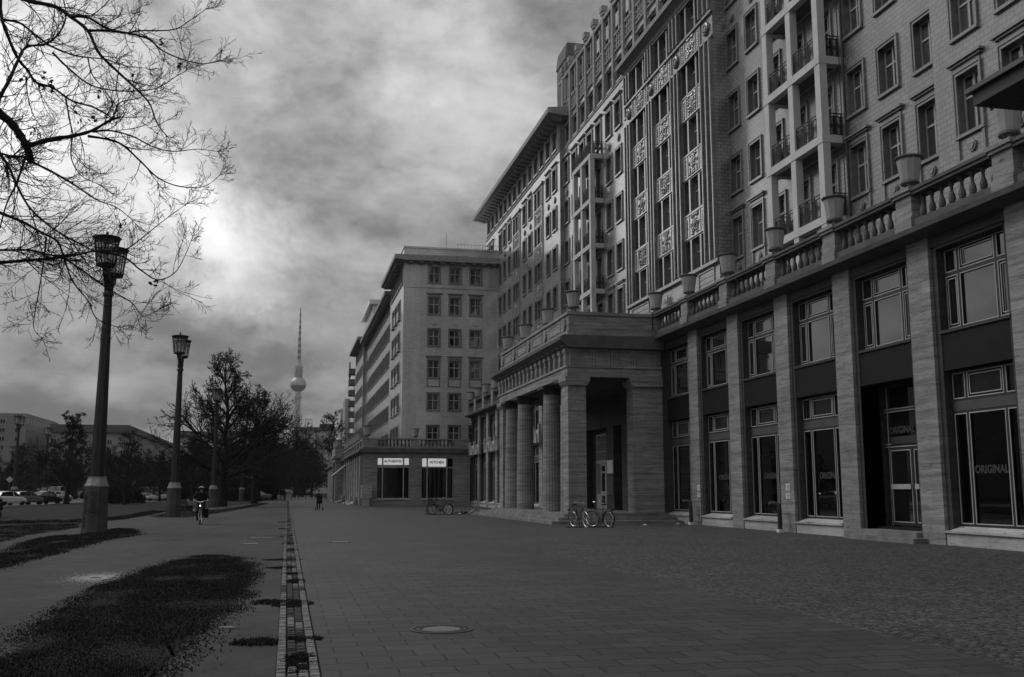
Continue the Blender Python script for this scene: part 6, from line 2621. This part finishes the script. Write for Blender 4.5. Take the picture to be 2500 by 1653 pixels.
def figure(J, E, loc, rz, label, head=(0, 0, 1.6), hands=(), extra=None, lod=2):
    """J: joint -> (x, y, z, radius); E: edges. One skinned surface; skin shows on head and hands."""
    me = bpy.data.meshes.new('person')
    names = list(J)
    me.from_pydata([J[n][:3] for n in names], [(names.index(a), names.index(b)) for a, b in E], [])
    tmp = bpy.data.objects.new('tmp', me)
    COL.objects.link(tmp)
    sk = tmp.modifiers.new('s', 'SKIN')
    sk.use_smooth_shade = True
    for i, n in enumerate(names):
        rad = J[n][3]
        rr = rad if isinstance(rad, tuple) else (rad, rad)
        me.skin_vertices[0].data[i].radius = rr
    me.skin_vertices[0].data[names.index('pelvis')].use_root = True
    sb = tmp.modifiers.new('b', 'SUBSURF')
    sb.levels = sb.render_levels = lod
    dg = bpy.context.evaluated_depsgraph_get()
    out = bpy.data.meshes.new_from_object(tmp.evaluated_get(dg))
    bpy.data.objects.remove(tmp)
    out.materials.clear()
    for k in ('coat_dark', 'skin', 'trousers'):
        out.materials.append(M[k])
    hv = Vector(head)
    hip = J['pelvis'][2]
    for p in out.polygons:
        c = p.center
        p.use_smooth = True
        if (c - hv).length < 0.17 and c.z > hv.z - 0.13:
            p.material_index = 1
        elif any((c - Vector(h)).length < 0.085 for h in hands):
            p.material_index = 1
        elif c.z < hip - 0.12:
            p.material_index = 2
    o = put(out, 'person', None, loc, rz)
    return tag(o, label, 'person')


def hand(J, E, wrist, side, fwd, down):
    """palm, four fingers of different lengths and a thumb from the side of the palm; curled round what is held"""
    w = Vector(J[wrist][:3])
    f, d = Vector(fwd).normalized(), Vector(down).normalized()
    s = f.cross(d) * side
    pm = w + f * 0.05
    J[wrist + 'p'] = (*pm, 0.026)
    E.append((wrist, wrist + 'p'))
    for i, (o, L) in enumerate(((-0.027, 0.07), (-0.009, 0.08), (0.009, 0.075), (0.027, 0.058))):
        a = pm + f * 0.045 + s * o
        b = a + f * L * 0.35 + d * L * 0.45
        c = b - f * L * 0.35 + d * L * 0.2
        for q, pnt, rad in (('a', a, 0.010), ('b', b, 0.009), ('c', c, 0.008)):
            J[f'{wrist}f{i}{q}'] = (*pnt, rad)
        E += [(wrist + 'p', f'{wrist}f{i}a'), (f'{wrist}f{i}a', f'{wrist}f{i}b'), (f'{wrist}f{i}b', f'{wrist}f{i}c')]
    a = pm - s * 0.035 + d * 0.01
    b = a - s * 0.01 + d * 0.045 + f * 0.02
    J[wrist + 't0'], J[wrist + 't1'] = (*a, 0.011), (*b, 0.009)
    E += [(wrist + 'p', wrist + 't0'), (wrist + 't0', wrist + 't1')]


def walker(x, y, rz, label, stride=0.28, h=1.72, arms='swing', lod=2, hands=True):
    k = h / 1.75
    J = dict(pelvis=(0, 0, 0.95, (0.15, 0.12)), waist=(0, 0.01, 1.12, (0.15, 0.11)), chest=(0, 0.02, 1.33, (0.18, 0.12)), neckb=(0, 0.02, 1.47, (0.085, 0.07)), neck=(0, 0.03, 1.54, 0.052), jaw=(0, 0.05, 1.61, (0.062, 0.072)), head=(0, 0.04, 1.68, (0.078, 0.095)), crown=(0, 0.03, 1.75, (0.05, 0.06)))
    E = [('pelvis', 'waist'), ('waist', 'chest'), ('chest', 'neckb'), ('neckb', 'neck'), ('neck', 'jaw'), ('jaw', 'head'), ('head', 'crown')]
    hs = []
    for s, nm in ((-1, 'l'), (1, 'r')):
        st = stride * s
        J[nm + 'hip'] = (s * 0.1, 0, 0.9, 0.105)
        J[nm + 'knee'] = (s * 0.1, st * 0.5 + 0.05, 0.5, 0.065)
        J[nm + 'ank'] = (s * 0.1, st - (0.08 if s < 0 else 0.0), 0.1 if s > 0 else 0.13, 0.05)
        J[nm + 'toe'] = (s * 0.11, st + 0.16 - (0.08 if s < 0 else 0), 0.04, 0.04)
        E += [('pelvis', nm + 'hip'), (nm + 'hip', nm + 'knee'), (nm + 'knee', nm + 'ank'), (nm + 'ank', nm + 'toe')]
        J[nm + 'sh'] = (s * 0.2, 0.02, 1.42, 0.075)
        if arms == 'push':
            J[nm + 'elb'] = (s * 0.25, 0.16, 1.16, 0.056)
            J[nm + 'wr'] = (s * 0.19, 0.42, 1.06, 0.04)
            fw, dn = (0, 1, 0), (0, 0, -1)
        else:
            J[nm + 'elb'] = (s * 0.25, -st * 0.35, 1.14, 0.056)
            J[nm + 'wr'] = (s * 0.26, -st * 0.8 + 0.05, 0.93, 0.038)
            fw, dn = (0, 0.15, -1), (-s, 0.3, 0)
        E += [('chest', nm + 'sh'), (nm + 'sh', nm + 'elb'), (nm + 'elb', nm + 'wr')]
        if hands:
            hand(J, E, nm + 'wr', s, fw, dn)
            hs.append(Vector(J[nm + 'wrp'][:3]))
    J = {n: (v[0] * k, v[1] * k, v[2] * k, tuple(q * k for q in v[3]) if isinstance(v[3], tuple) else v[3] * k) for n, v in J.items()}
    o = figure(J, E, (x, y, 0), rz, label, (0, 0.05 * k, 1.68 * k), [v * k for v in hs], lod=lod)
    hr = MB()
    hr.ball((0, 0.015 * k, 1.71 * k), 0.094 * k, 0.11 * k, 0.095 * k, 12, 8)
    hr.build('hair', M['hair'], o)
    fc = MB()
    for s in (-1, 1):
        fc.ball((s * 0.03 * k, 0.135 * k, 1.675 * k), 0.011, 0.008, 0.008, 6, 4)
        fc.ball((s * 0.082 * k, 0.04 * k, 1.67 * k), 0.012, 0.02, 0.03, 6, 4)
    fc.ball((0, 0.137 * k, 1.61 * k), 0.022, 0.008, 0.006, 6, 4)
    fc.build('face', M['hair'], o)
    ns = MB()
    ns.ball((0, 0.145 * k, 1.648 * k), 0.012, 0.018, 0.022, 6, 4)
    ns.build('nose', M['skin'], o)
    return o


PR = math.pi
walker(2.5, 83.75, PR, 'person in long dark coat walking forward, pushing a pram', 0.22, 1.56, 'push')
# pram
T = thing('pram', 'dark four wheeled pram pushed by the person in the long coat', 'pram', (2.55, 83.05, 0), PR)
mb = MB()
mb.prism([(-0.38, 0.62), (0.36, 0.55), (0.42, 0.8), (-0.4, 0.86)], -0.22, 0.22, 'x')
pts = [(-0.4, 0.86)] + [(-0.12 + 0.32 * math.cos(R(a)), 0.86 + 0.32 * math.sin(R(a))) for a in range(170, 60, -15)] + [(0.0, 0.86)]
mb.prism(pts, -0.22, 0.22, 'x')
mb.build('body', M['coat_dark'], T)
mb = MB()
for s in (-0.26, 0.26):
    mb.tube([(s * .8, -0.65, 1.02), (s * .9, 0.0, 0.5), (s, 0.38, 0.13)], 0.014, 5)
    mb.tube([(s * .9, 0.2, 0.6), (s, -0.35, 0.15)], 0.014, 5)
mb.tube([(-0.21, -0.65, 1.02), (0.21, -0.65, 1.02)], 0.016, 5)
mb.build('frame', M['bike_black'], T)
wm = MB()
wm.lathe([(0.06, -.025), (0.13, -.025), (0.13, .025), (0.06, .025)], 14, axis='x')
wmm = wm.mesh('wheel', M['tyre'])
for sx in (-0.28, 0.28):
    for yy in (-0.36, 0.4):
        put(wmm, 'wheel', T, (sx, yy, 0.13))
walker(-0.35, 152, 0.2, 'dark walker stepping along the far end of the drain line', 0.3, 1.74, lod=1, hands=False)
for (x, y, a, s) in ((-4.6, 232, 0, 'tiny pedestrian under the far trees, left of the far lamp'), (-2.2, 225, PR, 'tiny pedestrian in the middle of the far avenue'), (-1.2, 250, PR, 'tiny pedestrian walking alone far down the avenue'), (1.6, 215, 0, 'tiny pedestrian by the far bollards'), (2.6, 240, PR, 'tiny pedestrian before the dark car far down the avenue')):
    walker(x, y, a, s, 0.25, rng.uniform(1.65, 1.8), lod=1, hands=False)

# cyclist riding towards the camera
CX, CY_ = -3.87, 48.75
bk = bike('black town bicycle ridden towards the camera with its lamp lit', CX, CY_ + 0.5, -90, False, 0, steer=3)
lm = MB()
lm.ball((0.47, 0, 0.87), 0.03, 0.024, 0.024, 8, 6)
lm.build('headlight', M['lamp_glow'], bk)
pb = MB()
pb.box(-0.78, -0.32, 0.12, 0.3, 0.3, 0.72)
tag(pb.build('pannier_bag', M['coat_dark'], None, (CX, CY_ + 0.5, 0), R(-90)), 'bulging dark pannier bag hanging beside the rear wheel of the ridden bicycle', 'bag')
J = dict(pelvis=(0, 0.72, 1.02, (0.16, 0.13)), waist=(0, 0.66, 1.16, (0.17, 0.13)), chest=(0, 0.56, 1.33, (0.2, 0.14)), neckb=(0, 0.5, 1.45, (0.09, 0.08)), neck=(0, 0.47, 1.49, 0.055), jaw=(0, 0.42, 1.545, (0.062, 0.072)), head=(0, 0.42, 1.61, (0.078, 0.095)), crown=(0, 0.44, 1.68, (0.05, 0.06)))
E = [('pelvis', 'waist'), ('waist', 'chest'), ('chest', 'neckb'), ('neckb', 'neck'), ('neck', 'jaw'), ('jaw', 'head'), ('head', 'crown')]
hs = []
for s, nm in ((-1, 'l'), (1, 'r')):
    lo = s < 0
    J[nm + 'hip'] = (s * 0.11, 0.68, 0.96, 0.11)
    J[nm + 'knee'] = (s * 0.14, 0.32, 0.62 if lo else 0.78, 0.07)
    J[nm + 'ank'] = (s * 0.13, 0.48 if lo else 0.62, 0.27 if lo else 0.44, 0.05)
    J[nm + 'toe'] = (s * 0.14, 0.34 if lo else 0.5, 0.2 if lo else 0.39, 0.042)
    J[nm + 'sh'] = (s * 0.22, 0.53, 1.39, 0.08)
    J[nm + 'elb'] = (s * 0.33, 0.42, 1.2, 0.062)
    J[nm + 'wr'] = (s * 0.3, 0.36, 1.12, 0.042)
    E += [('pelvis', nm + 'hip'), (nm + 'hip', nm + 'knee'), (nm + 'knee', nm + 'ank'), (nm + 'ank', nm + 'toe'), ('chest', nm + 'sh'), (nm + 'sh', nm + 'elb'), (nm + 'elb', nm + 'wr')]
    hand(J, E, nm + 'wr', s, (0, -1, -0.2), (0, -0.2, -1))
    hs.append(Vector(J[nm + 'wrp'][:3]))
cy = figure(J, E, (CX, CY_, 0), 0, 'cyclist in dark coat and pale ribbed helmet riding towards the camera', (0, 0.40, 1.61), hs)
hm = MB()
hm.mi = 0
hm.ball((0, 0.45, 1.655), 0.118, 0.145, 0.098, 14, 8)
hm.mi = 1
for k in range(-3, 4):
    a = k * 0.036
    pts = [(a * (1.0 if abs(q) < 9 else 1), 0.45 - 0.15 * math.cos(R(q)), 1.66 + 0.10 * math.sin(R(q)) * math.sqrt(max(0.05, 1 - (a / .125) ** 2))) for q in range(15, 150, 20)]
    hm.tube(pts, 0.009, 5)
hm.build('helmet', [M['coat_dark'], M['car_silver']], cy)
fc = MB()
for s in (-1, 1):
    fc.ball((s * 0.03, 0.325, 1.605), 0.012, 0.008, 0.008, 6, 4)
fc.ball((0, 0.325, 1.54), 0.024, 0.008, 0.006, 6, 4)
fc.build('face', M['hair'], cy)
ns = MB()
ns.ball((0, 0.312, 1.575), 0.013, 0.02, 0.022, 6, 4)
ns.build('nose', M['skin'], cy)


# ------------------------------------------------------------------ benches, standpipes, signs, bollards, notice board
def bench(x, y, rz, label):
    T = thing('park_bench', label, 'bench', (x, y, 0), rz)
    for k in range(4):
        mb = MB()
        mb.box(-0.9, 0.9, -0.22 + 0.12 * k, -0.13 + 0.12 * k, 0.42, 0.46)
        mb.build('seat_slat', M['bike_black'], T)
    for k in range(4):
        mb = MB()
        mb.box(-0.9, 0.9, 0.25 + 0.03 * k, 0.28 + 0.03 * k, 0.52 + 0.11 * k, 0.6 + 0.11 * k)
        mb.build('back_slat', M['bike_black'], T)
    for s in (-0.65, 0.65):
        mb = MB()
        mb.box(s - 0.04, s + 0.04, -0.2, 0.25, 0, 0.42)
        mb.tube([(s, 0.22, 0.4), (s, 0.4, 0.98)], 0.025, 5)
        mb.build('leg', M['iron'], T)
    return T


bench(-8.55, 31.6, R(90), 'dark slatted bench cut off by the left edge')
bench(-7.3, 80, R(75), 'small distant bench behind the cyclist')
for (y, s) in ((44.1, 'nearer the portico'), (35.45, 'nearer the shop door')):
    mb = MB()
    mb.tube([(18.15, y, 0.1), (18.15, y, 0.85), (18.13, y + 0.04, 1.0), (18.05, y + 0.12, 1.08), (17.95, y + 0.22, 1.06)], 0.085, 10)
    mb.ball((17.94, y + 0.24, 1.05), 0.11, 0.11, 0.11, 10, 6)
    o = mb.build('standpipe', M['iron'], None)
    mb = MB()
    mb.box(18.05, 18.25, y - 0.1, y + 0.1, 0, 0.12)
    mb.build('foot', M['white_card'], o)
    tag(o, 'dark hooked standpipe before a pilaster, the one ' + s, 'standpipe')
for (y, s) in ((43.9, 'pilaster by the farther standpipe'), (35.35, 'pilaster by the nearer standpipe')):
    for z, h, q in ((1.55, 0.26, 'upper'), (1.25, 0.22, 'lower')):
        mb = MB()
        mb.mi = 0
        mb.box(18.475, 18.495, y - 0.16, y + 0.16, z, z + h)
        mb.mi = 1
        for k in range(3):
            mb.box(18.47, 18.475, y - 0.12, y + 0.06 + 0.03 * k, z + 0.05 + 0.06 * k, z + 0.07 + 0.06 * k)
        tag(mb.build('notice_sign', [M['white_card'], M['black_ink']], None), q + ' small white notice on the ' + s, 'sign')
T = thing('notice_board', 'pale poster covered board on a block beside the restaurant corner', 'notice board', (7.75, 103.2, 0))
mb = MB()
mb.box(-0.3, 0.32, -0.25, 0.25, 0, 0.78)
mb.build('base', M['travertine_pale'], T)
mb = MB()
mb.mi = 0
mb.box(-0.5, 0.52, -0.32, 0.32, 0.82, 2.1)
rr_ = random.Random(2)
mb.mi = 1
for k in range(60):
    x, z, w = rr_.uniform(-0.44, 0.35), rr_.uniform(0.9, 2.0), rr_.uniform(0.04, 0.14)
    mb.box(x, x + w, -0.325, -0.32, z, z + 0.025)
mb.build('panel', [M['travertine_pale'], M['grey_beam']], T)
mb = MB()
mb.lathe([(0.045, 0), (0.045, 0.85), (0.03, 0.9)], 8)
bm_ = mb.mesh('bollard', M['iron'])
for i, x in enumerate((-3.6, -2.2, -1.0, 0.8, 1.9, 3.0, 4.1, 5.2, 6.3)):
    tag(put(bm_, 'bollard', None, (x, 173, 0)), 'thin dark bollard in the row across the far pavement', 'bollard', 'row of bollards across the far pavement')
mb = MB()
mb.tube([(0, 0, 0), (0, 0, 2.9)], 0.05, 6)
tag(mb.build('pole', M['chrome'], None, (4.55, 171.5, 0)), 'taller pale pole standing in the bollard row', 'pole')
# awning on the restaurant street side
T = thing('awning', 'pale striped awning sloping out from the restaurant street side', 'awning', (7.4, 137, 0))
mb = MB()
mb.prism([(0.0, 4.9), (-1.7, 3.5), (-1.72, 3.46), (0.0, 4.86)], -1.6, 1.6)
mb.build('cloth', M['white_card'], T)
mb = MB()
for y in (-1.5, 1.5):
    mb.tube([(0, y, 3.6), (-1.7, y, 3.48)], 0.03, 5)
mb.build('arm', M['iron'], T)
# road signs among the cars
for (x, y, s) in ((-29.8, 121, 'diamond road sign on a thin post above the parked cars'), (-21, 150, 'white road sign on a thin post right of the nearest lamp')):
    T = thing('road_sign', s, 'sign', (x, y, 0))
    mb = MB()
    mb.tube([(0, 0, 0), (0, 0, 2.9)], 0.035, 6)
    mb.build('post', M['car_grey'], T)
    mb = MB()
    if 'diamond' in s:
        mb.prism([(0.0, 2.4), (0.36, 2.76), (0, 3.12), (-0.36, 2.76)], -0.03, 0, 'y')
    else:
        mb.box(-0.3, 0.3, -0.03, 0, 2.6, 3.0)
    mb.build('sign_plate', M['car_silver'], T)
# big letters fixed along the far arcade, seen almost edge on (their words cannot be read from here)
def letter_row(y0, y1, z, n, label):
    T = thing('facade_lettering', label, 'lettering', (18.2, (y0 + y1) / 2, z))
    w = (y0 - y1) / n
    for k in range(n):
        yc = (y0 - y1) / 2 - (k + 0.5) * w
        mb = MB()
        h = 0.75 if k % 3 else 0.95
        a = w * 0.32
        if k % 3 == 0:
            mb.box(-0.2, 0, yc - 0.14, yc + 0.14, -0.4, h)
        elif k % 3 == 1:
            for s in (-1, 1):
                mb.box(-0.2, 0, yc + s * a - 0.12, yc + s * a + 0.12, -0.4, h * 0.7)
            mb.box(-0.2, 0, yc - a + .12, yc + a - .12, -0.4, -0.16)
        else:
            mb.tube([(-0.1, yc + a * math.cos(t * math.pi / 6), 0.0 + 0.42 * math.sin(t * math.pi / 6)) for t in range(12)], 0.12, 5, True)
        mb.build('letter', M['urn_glaze'], T)
    mb = MB()
    for zz in (-0.3, 0.4):
        mb.box(0.02, 0.1, -(y0 - y1) / 2, (y0 - y1) / 2, zz - 0.04, zz + 0.04)
    mb.build('rail', M['iron'], T)


letter_row(102.4, 96.3, 5.5, 7, 'row of large pale letters on the far arcade, the farther group')
letter_row(94.3, 87.8, 5.5, 8, 'row of large pale letters on the far arcade, next to the portico')
letter_row(75.2, 72.2, 5.5, 4, 'short row of pale letters seen between the portico columns')
for (x, y, z, s, st) in ((22.1, 40.8, 16.3, 'second large balcony', 1), (21.9, 37.6, 19.8, 'third large balcony', 1.2), (22.0, 38.2, 23.3, 'uppermost large balcony', 1.2), (21.9, 73.2, 23.2, 'distant balcony, fourth floor', 1.3), (21.9, 70.9, 23.2, 'distant balcony end, fourth floor', 1.4), (22.0, 71.5, 19.8, 'distant balcony, third floor', 1.2)):
    plant_pot(None, x, y, z + 0.02, s, )


# ------------------------------------------------------------------ air: far things fade a little
hz = bpy.data.materials.new('haze')
hz.use_nodes = True
hz.node_tree.nodes.clear()
t = NT(hz.node_tree)
ho = t.n('ShaderNodeOutputMaterial')
pv = t.n('ShaderNodeVolumePrincipled')
pv.inputs['Color'].default_value = (0.85, 0.85, 0.85, 1)
pv.inputs['Density'].default_value = 0.00009
pv.inputs['Anisotropy'].default_value = 0.2
t.l(pv.outputs[0], ho.inputs['Volume'])
mb = MB()
mb.box(-1600, 1600, -160, 2450, -1.2, 420)
o = mb.build('haze', hz)
o['kind'] = 'stuff'
